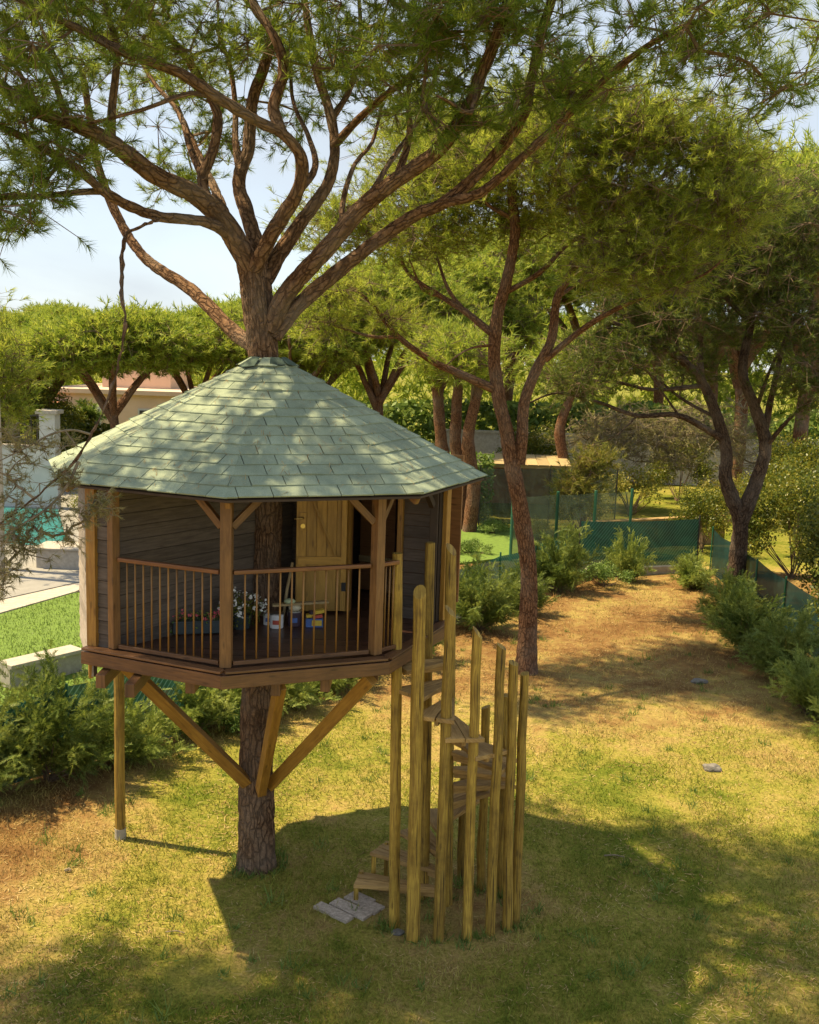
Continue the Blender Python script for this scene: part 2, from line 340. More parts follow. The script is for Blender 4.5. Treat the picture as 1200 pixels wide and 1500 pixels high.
# lawn: patches of green grass, straw and red-brown pine litter (one function of place, used by the soil and the blades)
def lawn_color(n, l, blades):
    g = n.new('ShaderNodeNewGeometry'); sx = n.new('ShaderNodeSeparateXYZ'); l.new(g.outputs['Position'], sx.inputs[0])
    n1 = node(n, 'ShaderNodeTexNoise', Scale=.55, Detail=6, Roughness=.62, Distortion=.5); l.new(g.outputs['Position'], n1.inputs[0])
    n2 = node(n, 'ShaderNodeTexNoise', Scale=3.1, Detail=7, Roughness=.7); l.new(g.outputs['Position'], n2.inputs[0])
    n3 = node(n, 'ShaderNodeTexNoise', Scale=26., Detail=5, Roughness=.75); l.new(g.outputs['Position'], n3.inputs[0])
    # litter lies thick away from the middle of the lawn: towards the far end and by the left hedge
    far = n.new('ShaderNodeMapRange'); far.inputs[1].default_value = 14.; far.inputs[2].default_value = 18.; l.new(sx.outputs[1], far.inputs[0])
    lf = n.new('ShaderNodeMapRange'); lf.inputs[1].default_value = -2.9; lf.inputs[2].default_value = -4.3; l.new(sx.outputs[0], lf.inputs[0])
    mxm = n.new('ShaderNodeMath'); mxm.operation = 'MAXIMUM'; l.new(far.outputs[0], mxm.inputs[0]); l.new(lf.outputs[0], mxm.inputs[1])
    st = n.new('ShaderNodeCombineXYZ')  # worn earth round the stair foot
    dv = n.new('ShaderNodeVectorMath'); dv.operation = 'DISTANCE'; dv.inputs[1].default_value = (.3, 10.2, 0); l.new(g.outputs['Position'], dv.inputs[0])
    sr = n.new('ShaderNodeMapRange'); sr.inputs[1].default_value = 1.6; sr.inputs[2].default_value = .5; sr.inputs[4].default_value = .8; l.new(dv.outputs['Value'], sr.inputs[0])
    m2 = n.new('ShaderNodeMath'); m2.operation = 'MAXIMUM'; l.new(mxm.outputs[0], m2.inputs[0]); l.new(sr.outputs[0], m2.inputs[1])
    s1 = n.new('ShaderNodeMath'); s1.operation = 'MULTIPLY_ADD'; s1.inputs[1].default_value = .36; l.new(m2.outputs[0], s1.inputs[0]); l.new(n1.outputs[0], s1.inputs[2])
    s2 = n.new('ShaderNodeMath'); s2.operation = 'MULTIPLY_ADD'; s2.inputs[1].default_value = .75; l.new(n2.outputs[0], s2.inputs[0]); l.new(s1.outputs[0], s2.inputs[2])
    s3 = n.new('ShaderNodeMath'); s3.operation = 'MULTIPLY_ADD'; s3.inputs[1].default_value = .3; l.new(n3.outputs[0], s3.inputs[0]); l.new(s2.outputs[0], s3.inputs[2])
    out = n.new('ShaderNodeMapRange'); out.inputs[1].default_value = 28.5; out.inputs[2].default_value = 30.5; out.inputs[4].default_value = -.45; l.new(sx.outputs[1], out.inputs[0])
    s4 = n.new('ShaderNodeMath'); l.new(s3.outputs[0], s4.inputs[0]); l.new(out.outputs[0], s4.inputs[1]); s3 = s4
    mr = n.new('ShaderNodeMapRange'); mr.inputs[1].default_value = .6; mr.inputs[2].default_value = 1.6; l.new(s3.outputs[0], mr.inputs[0])
    if blades: r = ramp(n, [(.22, (.13, .19, .022)), (.45, (.25, .265, .045)), (.66, (.42, .345, .11)), (.88, (.36, .235, .09))])
    else: r = ramp(n, [(.25, (.13, .155, .022)), (.45, (.26, .235, .052)), (.62, (.33, .245, .09)), (.8, (.23, .135, .055)), (.98, (.15, .075, .03))])
    l.new(mr.outputs[0], r.inputs[0]); return r.outputs[0], n3, g
m, n, l, p = new_mat('dry_lawn'); col, n3, g = lawn_color(n, l, False)
hv = ramp(n, [(.3, (.55, .52, .5)), (.7, (1.3, 1.3, 1.25))]); l.new(n3.outputs[0], hv.inputs[0])
l.new(mixc(n, l, 1., col, hv.outputs[0], 'MULTIPLY'), p.inputs['Base Color']); p.inputs['Roughness'].default_value = 1.; p.inputs['Specular IOR Level'].default_value = .1
b = node(n, 'ShaderNodeBump', Strength=.8, Distance=.03); l.new(n3.outputs[0], b.inputs['Height']); l.new(b.outputs[0], p.inputs['Normal']); M['ground'] = m
m, n, l, p = new_mat('grass_blades'); col, n3, g = lawn_color(n, l, True)
hs = n.new('ShaderNodeHueSaturation'); mr = n.new('ShaderNodeMapRange'); mr.inputs[3].default_value = .6; mr.inputs[4].default_value = 1.35
l.new(g.outputs['Random Per Island'], mr.inputs[0]); l.new(mr.outputs[0], hs.inputs['Value']); l.new(col, hs.inputs['Color'])
l.new(hs.outputs[0], p.inputs['Base Color']); p.inputs['Roughness'].default_value = .7; p.inputs['Specular IOR Level'].default_value = .2
t = n.new('ShaderNodeBsdfTranslucent'); l.new(hs.outputs[0], t.inputs[0]); mx = n.new('ShaderNodeMixShader'); mx.inputs[0].default_value = .3
l.new(p.outputs[0], mx.inputs[1]); l.new(t.outputs[0], mx.inputs[2]); l.new(mx.outputs[0], n['Material Output'].inputs[0]); M['blade'] = m
M['turf'] = plain('watered_lawn', (.11, .185, .022), .9, .22, 12, .02)
m, n, l, p = new_mat('pool_water'); p.inputs['Base Color'].default_value = (.015, .19, .19, 1); p.inputs['Roughness'].default_value = .08
nz = node(n, 'ShaderNodeTexNoise', Scale=2.5, Detail=3); b = node(n, 'ShaderNodeBump', Strength=.4, Distance=.05); l.new(nz.outputs[0], b.inputs['Height']); l.new(b.outputs[0], p.inputs['Normal']); M['water'] = m

# ------------------------------------------------------------------ ground
def gz(x, y):
    return .02*math.sin(x*.9+1.3)*math.sin(y*.7)+.04*mnoise.noise(Vector((x*.45, y*.45, 0)))
xs = np.unique(np.concatenate([np.linspace(-600, -30, 12), np.linspace(-30, -8, 12), np.linspace(-8, 9, 86), np.linspace(9, 40, 14), np.linspace(40, 600, 12)]))
ys = np.unique(np.concatenate([np.linspace(-60, 4, 12), np.linspace(4, 29, 126), np.linspace(29, 60, 16), np.linspace(60, 900, 14)]))
def fade(x, y): return max(0., min(1., (x+6.5)/1.5, (9-x)/1.5, (y-4)/1.5, (29-y)/1.5))
vsg = [(x, y, gz(x, y)*fade(x, y)-.02*(fade(x, y) <= 0)) for y in ys for x in xs]; nx = len(xs)
fsg = [(j*nx+i, j*nx+i+1, (j+1)*nx+i+1, (j+1)*nx+i) for j in range(len(ys)-1) for i in range(nx-1)]
me = bpy.data.meshes.new('ground'); me.from_pydata(vsg, [], fsg); me.shade_smooth()
tag(link('ground', me, M['ground']), kind='structure')
def gnd(x, y): return gz(x, y)*fade(x, y)-.02*(fade(x, y) <= 0)

# ------------------------------------------------------------------ tree house
CX, CY, TH, ZD, RD, ZE, ZA, RE = -1.622, 11.023, -.007, 2.94, 2.06, 4.585, 5.83, 2.37
def ring(k, Rr, z=0., dx=0.):
    a = TH+(k-2)*math.pi/4; return np.array([CX+dx+Rr*math.sin(a), CY-Rr*math.cos(a), z])
house = thing('tree_house', 'octagonal wooden tree house with green shingled roof built around a pine trunk', 'tree house', (CX, CY, 0))
deck_poly = [ring(k, RD if 1 <= k <= 4 else 1.95)[:2] for k in range(8)]
deck_poly[1] = ring(1, 2.0)[:2]
def clip(poly, axis, lo, hi):
    for sgn, lim in ((1, lo), (-1, -hi)):
        out = []
        for i in range(len(poly)):
            a, b = poly[i], poly[(i+1) % len(poly)]; da, db = sgn*a[axis]-lim, sgn*b[axis]-lim
            if da >= 0: out.append(a)
            if (da < 0) != (db < 0): t = da/(da-db); out.append(a+(b-a)*t)
        poly = out
        if not poly: break
    return poly
# floor boards run across, each its own piece
floor = MB().prism([ring(k, 1.93)[:2] for k in range(8)], ZD-.05, ZD-.026).build('floor', M['deck'], house)
y = CY-RD; bw = .092
while y < CY+RD-.01:
    pl = clip([np.array(p) for p in deck_poly], 1, y+.003, y+bw-.003)
    if len(pl) > 2: MB().prism(pl, ZD-.025, ZD+random.uniform(-.0015, .0015)).build('floor_board', M['deck'], floor)
    y += bw
# rim: fascia boards and joists
for k in (1, 2, 3):
    a, b = ring(k, RD+.022, ZD-.095), ring(k+1, RD+.022, ZD-.095); d = (b-a)/np.linalg.norm(b-a)
    a2, b2 = (a-d*.012, b-d*.014) if k != 2 else (a-d*.03, b+d*.01)
    f = MB().beam(a2+np.array([0, 0, .012]), b2+np.array([0, 0, .012]), .044, .126).build('fascia_board', M['fascia'], house, bevel=.004)
    a, b = ring(k, RD+.01, ZD+.012), ring(k+1, RD+.01, ZD+.012)
    MB().beam(a-d*.0+d*.006, b-d*.006, .11, .022).build('rim_board', M['fascia'], f, bevel=.003)
for x in (-2.86, -2.52, -2.0, -1.2, -.75, -.3):
    h = math.sqrt(max(.1, (RD*.92)**2-(x-CX)**2)); ov = .30 if x in (-2.86, -2.52) else -.06
    MB().beam((x, CY-h-ov, ZD-.235), (x-.0, CY+h-.05, ZD-.235), .09, .13).build('joist', M['fascia'], house, bevel=.004)
# braces to the trunk and the outer post
for a, b in (((-3.05, 10.25, ZD-.22), (-1.72, 10.93, 1.02)), ((-.32, 9.62, ZD-.22), (-1.46, 10.9, 1.02)), ((-1.17, 9.35, ZD-.22), (-1.56, 10.86, .96))):
    MB().beam(a, b, .095, .13, up=(0, -.3, 1)).build('brace', M['amber'], house, bevel=.006)
MB().tube([(-3.337, 11.55, 0), (-3.34, 11.55, .9), (-3.335, 11.55, 1.8), (-3.345, 11.55, ZD-.17)], [.062, .06, .06, .058], 14).build('support_post', M['pole'], house, smooth=False)
MB().tube([(-3.337, 11.55, -.05), (-3.337, 11.55, .13)], [.068, .066], 14).build('post_shoe', M['concrete'], house)


# walls: every board a piece
WALL_T = ZE+.02
def boarded(name, a, b, z0, z1, nrm, mat, h=.132, back=None, skip=None):
    """wall from a to b (xy) carrying horizontal boards on the side nrm; skip=(s0,s1,ztop) leaves an opening"""
    a, b = np.array(a[:2], float), np.array(b[:2], float); d = b-a; L = np.linalg.norm(d); d /= L; nrm = np.array(nrm[:2], float); nrm -= d*(nrm@d); nrm /= np.linalg.norm(nrm)
    core = MB(); mid = lambda s, z, o: (*(a+d*s-nrm*o), z)
    spans = [(0, L)] if not skip else [(0, skip[0]), (skip[1], L)]
    for s0, s1 in spans: core.beam(mid(s0, (z0+z1)/2, .03), mid(s1, (z0+z1)/2, .03), .03, z1-z0)
    if skip: core.beam(mid(skip[0], (skip[2]+z1)/2, .03), mid(skip[1], (skip[2]+z1)/2, .03), .03, z1-skip[2])
    w = core.build(name, back or mat, house)
    z = z0
    while z < z1-.02:
        hh = min(h-.008, z1-z)
        for s0, s1 in (spans if skip and z < skip[2]-.05 else [(0, L)]):
            if s1-s0 < .03: continue
            t = .022
            lo, hi = mid(s0+.002, z, -.004), mid(s1-.002, z, -.004)
            # lap board: bottom edge stands proud
            p = [np.array(mid(s0+.002, z, .012)), np.array(mid(s1-.002, z, .012)), np.array(mid(s1-.002, z+hh, .012)), np.array(mid(s0+.002, z+hh, .012))]
            n3 = np.array([*nrm, 0]); q = [p[0]+n3*t, p[1]+n3*t, p[2]+n3*.012, p[3]+n3*.012]
            m_ = MB(); L_ = s1-s0; o = random.random()*9
            m_.add(p+q, [(4, 5, 6, 7), (0, 1, 5, 4), (3, 7, 6, 2), (0, 4, 7, 3), (1, 2, 6, 5)], [[(o, 0), (o+L_, 0), (o+L_, hh), (o, hh)], [(o, 0), (o+L_, 0), (o+L_, t), (o, t)], [(o, 0), (o, t), (o+L_, t), (o+L_, 0)], [(o, 0), (o, t), (o, hh), (o, hh)], [(o, 0), (o, hh), (o, hh), (o, t)]])
            m_.build('wall_board', mat, w)
        z += h
    return w
RW = 1.99
v = [ring(k, RW) for k in range(8)]
cen = np.array([CX, CY, 0])
edge12 = (v[2]-v[1])/np.linalg.norm(v[2]-v[1])
q1 = v[1]+edge12*.24
Mid = np.array([-1.34, 11.62, 0])
for k in (0, 7, 6, 5, 4):
    a, b = v[k], v[(k+1) % 8]
    boarded('outer_wall', a, b, ZD-(.3 if k == 0 else .05), WALL_T, (a+b)/2-cen, M['clad_sunlit'] if k in (0, 7) else M['cladding'], back=M['dark_shade_wood'])
boarded('outer_wall', v[1]+edge12*.07, q1, ZD+.02, WALL_T, (v[1]+v[2])/2-cen, M['cladding'], back=M['dark_shade_wood'])
boarded('porch_wall', q1, Mid, ZD+.002, WALL_T, (1, -1), M['cladding'], back=M['dark_shade_wood'])
w2 = v[4]-Mid; L2 = np.linalg.norm(w2); w2 /= L2
S0, S1 = .74, 1.30
boarded('porch_wall', Mid, v[4], ZD+.002, WALL_T, (0, -1), M['cladding'], back=M['inner'], skip=(S0, S1, ZD+1.62))
n2 = np.array([w2[1], -w2[0], 0]);
def onw(s, z, o=0.): return Mid+w2*s+n2*o+np.array([0, 0, z])
for s in (S0-.03, S1+.035): MB().beam(onw(s, ZD+.002, .02), onw(s, ZD+1.66, .02), .06, .07, up=n2).build('door_jamb', M['amber'], house, bevel=.004)
MB().beam(onw(S0-.0, ZD+1.65, .02), onw(S1+.0, ZD+1.65, .02), .06, .06).build('door_lintel', M['amber'], house)
# the inside seen through the doorway
MB().beam(onw(S0-.3, ZD+.9, -1.0), onw(S1+.45, ZD+.9, -.9), .03, 1.75).build('inner_wall', M['inner'], house)
MB().beam(onw(S1+.1, ZD+.9, -.06), onw(S1+.16, ZD+.9, -.92), .03, 1.75).build('inner_wall', M['inner'], house)
MB().beam(onw(S0-.3, ZD+.42, -.97), onw(S1+.4, ZD+.42, -.87), .03, .07).build('inner_ledge', M['plank'], house)
# the door, folded back towards the trunk
dr_a = onw(S0-.02, 0, .10); ddir = np.array([-.98, -.16, 0]); ddir /= np.linalg.norm(ddir); dn = np.array([ddir[1], -ddir[0], 0]); dn = dn if dn[1] < 0 else -dn
DW, Z0, Z1 = .56, ZD+.03, ZD+1.66
door = MB().beam(dr_a+ddir*0+np.array([0, 0, (Z0+Z1)/2]), dr_a+ddir*DW+np.array([0, 0, (Z0+Z1)/2]), .02, Z1-Z0).build('door', M['door'], house)
for i in range(5):
    s0 = i*DW/5; P = lambda s, z, o: dr_a+ddir*s+dn*o+np.array([0, 0, z])
    MB().beam(P(s0+DW/10, Z0-.003, .017), P(s0+DW/10, Z1+.003, .017), DW/5-.006, .014, up=dn).build('door_plank', M['door'], door, bevel=.002)
MB().beam(P(.02, Z0+.58, .033), P(DW-.02, Z0+.58, .033), .018, .085).build('door_ledge', M['door'], door, bevel=.003)
MB().beam(P(.02, Z1-.1, .033), P(DW-.02, Z1-.1, .033), .018, .085).build('door_ledge', M['door'], door, bevel=.003)
MB().beam(P(.12, Z0+.63, .034), P(DW-.08, Z1-.15, .034), .018, .07, up=dn).build('door_brace', M['door'], door, bevel=.003)
MB().beam(P(.03, Z0, .034), P(.03, Z1, .034), .06, .02, up=dn).build('door_stile', M['door'], door, bevel=.003)
for z in (.28, 1.35): MB().beam(P(.0, Z0+z, .047), P(.05, Z0+z, .047), .006, .1).build('hinge', M['black'], door)
lock = MB().beam(P(DW-.07, Z0+.92, .03), P(DW-.07, Z0+1.12, .03), .07, .02, up=dn).build('lock_plate', M['door'], door)
MB().tube([P(DW-.07, Z0+1.06, .04), P(DW-.07, Z0+1.06, .08), P(DW-.03, Z0+1.06, .085), P(DW+.03, Z0+1.055, .085)], .009, 8).build('door_handle', M['brass'], door, smooth=True)
MB().tube([P(DW-.07, Z0+.97, .04), P(DW-.07, Z0+.97, .052)], .026, 12).build('keyhole_rose', M['brass'], door)

# corner boards and posts
def post(p, z0, z1, s, mat, name='post', lean=(0, 0)):
    d = (np.array(p[:2])-cen[:2]); d /= np.linalg.norm(d)
    return MB().beam((p[0], p[1], z0), (p[0]+lean[0], p[1]+lean[1], z1), s, s, up=(*d, 0)).build(name, mat, house, bevel=.006)
out1 = ring(1, RW+.015)
MB().beam((out1[0]+.03, out1[1]-.02, ZD+.025), (out1[0]+.03, out1[1]-.02, WALL_T), .11, .05, up=(-.38, -.92, 0)).build('corner_board', M['amber'], house, bevel=.004)
MB().beam((out1[0]-.02, out1[1]+.055, ZD-.32), (out1[0]-.02, out1[1]+.055, WALL_T), .09, .04, up=(-.92, -.38, 0)).build('corner_board', M['amber'], house, bevel=.004)
p4 = ring(4, RW+.02); MB().beam((p4[0]+.02, p4[1]+.03, ZD+.025), (p4[0]+.02, p4[1]+.03, WALL_T), .12, .05, up=(.92, -.38, 0)).build('corner_board', M['amber'], house, bevel=.004)
pq = q1+edge12*.03; pB, pC = ring(2, 1.955), ring(3, 1.955)+np.array([-.04, 0, 0])
d4 = ring(3, 1.955)-ring(4, 1.955); d4 /= np.linalg.norm(d4); pD = ring(4, 1.955)+d4*.17
post(pq, ZD+.03, WALL_T-.03, .085, M['post']); post(pB, ZD+.025, WALL_T-.03, .105, M['post']); post(pC, ZD+.025, WALL_T-.03, .1, M['post']); post(pD, ZD+.002, WALL_T-.03, .085, M['dark_shade_wood'])  # last post and its knee braces coloured dark for the shade there
hdr = [pq, pB, pC, pD]
for a, b in zip(hdr[:-1], hdr[1:]):
    d = (b-a)/np.linalg.norm(b-a); up = np.array([0, 0, 1])
    MB().beam(a+up*(WALL_T+.02)-d*.03, b+up*(WALL_T+.02)+d*.03, .08, .09).build('header_beam', M['post'], house)
    for p, s in ((a, 1), (b, -1)):
        if p is pq: continue
        MB().beam(p+up*(WALL_T-.34)+d*s*.05, p+up*(WALL_T-.03)+d*s*.36, .055, .065).build('knee_brace', M['post'] if p is not pD else M['dark_shade_wood'], house, bevel=.003)
# railings
P1 = np.array([-.06, 9.862, 0])
def railing(a, b, nb, inset=(.06, .07)):
    d = b-a; L = np.linalg.norm(d); d /= L; up = np.array([0, 0, 1.])
    top = MB().beam(a+d*inset[0]+up*(ZD+.905), b-d*inset[1]+up*(ZD+.905), .055, .038).build('handrail', M['rail'], house, bevel=.006)
    MB().beam(a+d*inset[0]+up*(ZD+.055), b-d*inset[1]+up*(ZD+.055), .045, .04).build('bottom_rail', M['fascia'], house, bevel=.004)
    for i in range(nb):
        s = inset[0]+(L-inset[0]-inset[1])*(i+1)/(nb+1); p = a+d*s
        MB().tube([p+up*(ZD+.072), p+up*(ZD+.885)], .0085, 8).build('baluster', M['baluster'], house, smooth=True)
railing(pq, pB, 11); railing(pB, pC, 11); railing(pC, P1, 3, (.06, .05))

# roof: boarded cone, individual shingles laid in courses
roofx = .07
apex = np.array([CX+roofx, CY, ZA]); RT = .20
rb = [ring(k, RE-.02, ZE-.022, roofx) for k in range(8)]
ra = [np.array([apex[0]+RT*math.sin(TH+(k-2)*math.pi/4), apex[1]-RT*math.cos(TH+(k-2)*math.pi/4), ZA-.115]) for k in range(8)]
core = MB()
for k in range(8):
    j = (k+1) % 8; core.add([rb[k], rb[j], ra[j], ra[k]], [(0, 1, 2, 3)])
    lo = np.array([0, 0, -.02]); core.add([rb[k]+lo, rb[j]+lo, ra[j]+lo, ra[k]+lo], [(3, 2, 1, 0)]); core.add([rb[k], rb[j], rb[j]+lo, rb[k]+lo], [(3, 2, 1, 0)])
roof = core.build('roof', M['dark_shade_wood'], house)
for k in range(8):
    MB().beam(ring(k, RE-.06, ZE-.075, roofx), ra[k]+np.array([0, 0, -.06]), .05, .06).build('rafter', M['post'], roof)
def shingles():
    n_c, tabs, rest, cnt = 16, .31, MB(), 0
    order = [1, 2, 3, 0, 7, 4, 5, 6]
    for k in order:
        e0, e1 = ring(k, RE, ZE, roofx), ring(k+1, RE, ZE, roofx); mid = (e0+e1)/2; top = np.array([apex[0], apex[1], ZA-.0])
        ex = (e1-e0)/np.linalg.norm(e1-e0); sv = top-mid; S = np.linalg.norm(sv); sv = sv/S; nr = np.cross(ex, sv); half = np.linalg.norm(e1-e0)/2
        ch = S/n_c
        for c in range(n_c-1):
            s0, s1 = c*ch-.004, (c+1)*ch+.02
            w0, w1 = half*(1-s0/S), half*(1-s1/S); w0 += .012
            x = -half*2+(.5*(c % 2)+random.uniform(-.06, .06)+.13*(k % 3))*tabs
            while x < w0:
                a, b = x+.004, x+tabs-.004; x += tabs
                lo_a, lo_b = max(a, -w0), min(b, w0)
                if lo_b-lo_a < .02: continue
                hi_a, hi_b = min(max(a, -w1), w1), max(min(b, w1), -w1)
                if hi_b-hi_a < .004: hi_a = hi_b-.004 if hi_b > 0 else hi_a; hi_b = max(hi_b, hi_a+.004)
                lift = .013+random.random()*.004; wv = [random.uniform(-.002, .004) for _ in range(2)]
                if random.random() < .07: wv[random.randrange(2)] += .014
                Pt = lambda u, s, h: mid+ex*u+sv*s+nr*h
                jog = random.uniform(-.006, .004)
                vs = [Pt(lo_a, s0+jog, .002), Pt(lo_b, s0+jog, .002), Pt(hi_b, s1, .0), Pt(hi_a, s1, .0), Pt(lo_a, s0+jog, lift+wv[0]), Pt(lo_b, s0+jog, lift+wv[1]), Pt(hi_b, s1, .004), Pt(hi_a, s1, .004)]
                fs = [(4, 5, 6, 7), (0, 1, 5, 4), (1, 2, 6, 5), (3, 0, 4, 7), (3, 2, 1, 0)]
                if cnt < 298: MB_ = MB(); MB_.add(vs, fs); MB_.build('shingle', M['shingle'], roof); cnt += 1
                else: rest.add(vs, fs)
    tag(rest.build('shingle_remainder', M['shingle'], roof), kind='stuff')
shingles()
# felt collar where the trunk comes through: torn strips
for i in range(11):
    a = i*2*math.pi/11+random.uniform(-.1, .1); w = random.uniform(.24, .34); r1 = random.uniform(.25, .36)
    slope = (ZA-ZE)/RE
    pts = []
    for aa, rr, dz in ((a-w, r1, .03), (a, r1+random.uniform(.0, .05), .034), (a+w, r1, .03), (a+w*.8, .19, .05), (a-w*.8, .19, .05)):
        pts.append(np.array([apex[0]+rr*math.sin(aa), apex[1]-rr*math.cos(aa), ZA-rr*slope+dz*.5+.012+.004*(i % 3)]))
    MB().slab(pts, (0, 0, 1), .006).build('felt_strip', M['felt'] if i % 3 else M['shingle'], roof)

# ------------------------------------------------------------------ spiral stair of poles
SC = np.array([.50, 10.27, 0])
stair = thing('spiral_staircase', 'spiral staircase of tall rough timber poles with wedge treads beside the tree house deck', 'staircase', (SC[0], SC[1], 0))
poles = [((-.01, 9.86), (-.105, 9.86, 3.925), .056, (0, 0)), ((.182, 9.612), (.125, 9.612, 3.60), .066, (.15, .9)), ((.30, 10.414), (.225, 10.414, 3.94), .055, (0, 0)),
         ((.549, 10.289), (.44, 10.289, 3.90), .06, (-.8, .7)), ((.438, 9.628), (.425, 9.628, 3.42), .055, (-.9, .4)), ((.731, 9.645), (.70, 9.645, 3.21), .05, (-1.2, .3)),
         ((.967, 9.747), (.949, 9.747, 3.05), .05, (-.6, .2)), ((1.158, 9.834), (1.085, 9.834, 2.86), .05, (-.3, .3)), ((1.253, 9.943), (1.215, 9.95, 2.72), .048, (.2, .2)),
         ((1.154, 10.469), (1.09, 10.469, 2.31), .052, (.1, .1)), ((.938, 10.62), (.895, 10.62, 2.12), .05, (.4, 0)), ((.727, 10.809), (.704, 10.809, 1.66), .048, (.2, 0))]
for i, (b, t, r, cut) in enumerate(poles):
    b3 = np.array([*b, -.1]); t3 = np.array(t); n = 9
    pts = [b3+(t3-b3)*k/(n-1)+np.array([*rng.normal(0, .0045, 2), 0])*(0 < k < n-1) for k in range(n)]
    rr = r*np.linspace(1.06, .94, n)*(1+rng.normal(0, .015, n))
    MB().tube(pts, rr, 14, cut=cut, wob=.03).build('newel_pole' if i == 3 else 'pole', M['pole'], stair)
def wedge(c, ang, r0, r1, h0, h1, z, th, parent, name, gap=0., part=None):
    ca, sa = math.cos(ang), math.sin(ang); d = np.array([ca, sa]); e = np.array([-sa, ca]); c = np.array(c[:2])
    lo0, hi0, lo1, hi1 = (-h0, h0, -h1, h1) if part is None else ((-h0, -.003, -h1, -.004) if part == 0 else (.003, h0, .004, h1))
    j = lambda: rng.normal(0, .006)
    poly = [c+d*r0+e*lo0, c+d*(r1+j())+e*(lo1+j()), c+d*(r1+j())+e*(hi1+j()), c+d*r0+e*hi0]
    return MB().prism(poly, z-th, z, d).build(name, M['tread'], parent, bevel=.004)
for k in range(1, 15):
    a = R(205+(14-k)*25); z = k*.196; r1 = .70
    if k <= 2: r1 = .96 if k == 1 else .88
    if k == 14: r1 = .62
    t = wedge(SC, a, .05, r1, .045, .20 if k > 2 else .15, z, .042, stair, 'tread', part=0)
    wedge(SC, a, .05, r1, .045, .20 if k > 2 else .15, z-.002, .042, t, 'tread_plank', part=1)
    ca, sa = math.cos(a), math.sin(a)
    MB().beam((SC[0]+ca*.06, SC[1]+sa*.06, z-.075), (SC[0]+ca*(r1-.06), SC[1]+sa*(r1-.06), z-.075), .04, .06).build('tread_bearer', M['tread'], t)
    if k <= 2:
        for s in (-1, 1):
            p = SC+np.array([ca*(r1-.03)-sa*s*.12, sa*(r1-.03)+ca*s*.12, 0])
            MB().beam((p[0], p[1], -.05), (p[0], p[1], z+(.02 if s < 0 else -.045)), .05, .05, up=(0, 1, 0)).build('step_leg', M['pole'], stair)

# ------------------------------------------------------------------ things on the deck
def flowerplant(c, rad, hgt, n, leafm, petal, nf, parent, fs=.03):
    V = []; 
    P = rng.normal(0, 1, (n, 3)); P /= np.linalg.norm(P, axis=1)[:, None]; P *= (rng.random((n, 1))**.4); P = P*np.array([rad, rad*.85, hgt])+np.array(c)
    tri_mesh('leaves', leaf_quads(P, .03), leafm, parent, k=4)
    Pf = rng.normal(0, 1, (nf, 3)); Pf[:, 2] = np.abs(Pf[:, 2])*.8+.05; Pf[:, 1] -= .35; Pf /= np.linalg.norm(Pf, axis=1)[:, None]; Pf = Pf*np.array([rad, rad*.85, hgt])*1.03+np.array(c)
    Q = np.repeat(Pf, 4, 0)+rng.normal(0, fs*.35, (nf*4, 3)); tri_mesh('blossoms', leaf_quads(Q, fs), petal, parent, k=4)
def leaf_quads(P, s, asp=.55, updir=.4):
    n = len(P); d = rng.normal(0, 1, (n, 3)); d[:, 2] += updir; d /= np.linalg.norm(d, axis=1)[:, None]
    e = np.cross(d, rng.normal(0, 1, (n, 3))); e /= np.linalg.norm(e, axis=1)[:, None]+1e-9
    L = s*rng.uniform(.7, 1.3, (n, 1)); V = np.stack([P-d*L/2, P+e*L*asp/2, P+d*L/2, P-e*L*asp/2], 1); return V.reshape(-1, 3)
fp = np.array([-2.12, 10.24, ZD+.002]); fd = np.array([.97, .25, 0]); fd /= np.linalg.norm(fd)
pb = thing('flower_box', 'dark grey plastic flower box of pink flowers on the deck boards', 'flower box', fp)
bx_ = MB()
for s in (-1, 1): pass
bx_.beam(fp-fd*.27+np.array([0, 0, .07]), fp+fd*.27+np.array([0, 0, .07]), .13, .13); bx_.build('box', M['plastic'], pb, bevel=.012)
MB().beam(fp-fd*.285+np.array([0, 0, .137]), fp+fd*.285+np.array([0, 0, .137]), .155, .016).build('box_rim', M['plastic'], pb, bevel=.004)
n = 260; P = fp+fd*rng.uniform(-.27, .27, (n, 1))+np.array([0, 0, .16])+rng.normal(0, 1, (n, 3))*np.array([.02, .05, .035]); P[:40] = fp-fd*.29+np.array([0, -.05, .03])+rng.normal(0, 1, (40, 3))*np.array([.02, .02, .06])
tri_mesh('leaves', leaf_quads(P, .035), M['fern'], pb, k=4)
n = 15; P = np.repeat(fp+fd*rng.uniform(-.25, .27, (n, 1))+np.array([0, -.03, .2])+rng.normal(0, .02, (n, 3)), 5, 0)+rng.normal(0, .012, (n*5, 3)); tri_mesh('blossoms', leaf_quads(P, .032), M['petal_p'], pb, k=4)
fw = np.array([-1.74, 10.5, ZD+.002]); wf = thing('potted_plant', 'bushy potted plant with white blossoms standing on the deck by the trunk', 'plant', fw)
MB().lathe(fw, [(.09, 0), (.12, .15), (.125, .155)], 16).build('pot', M['plastic'], wf)
flowerplant(fw+np.array([0, 0, .19]), .26, .19, 900, M['broad'], M['petal_w'], 46, wf, .042)
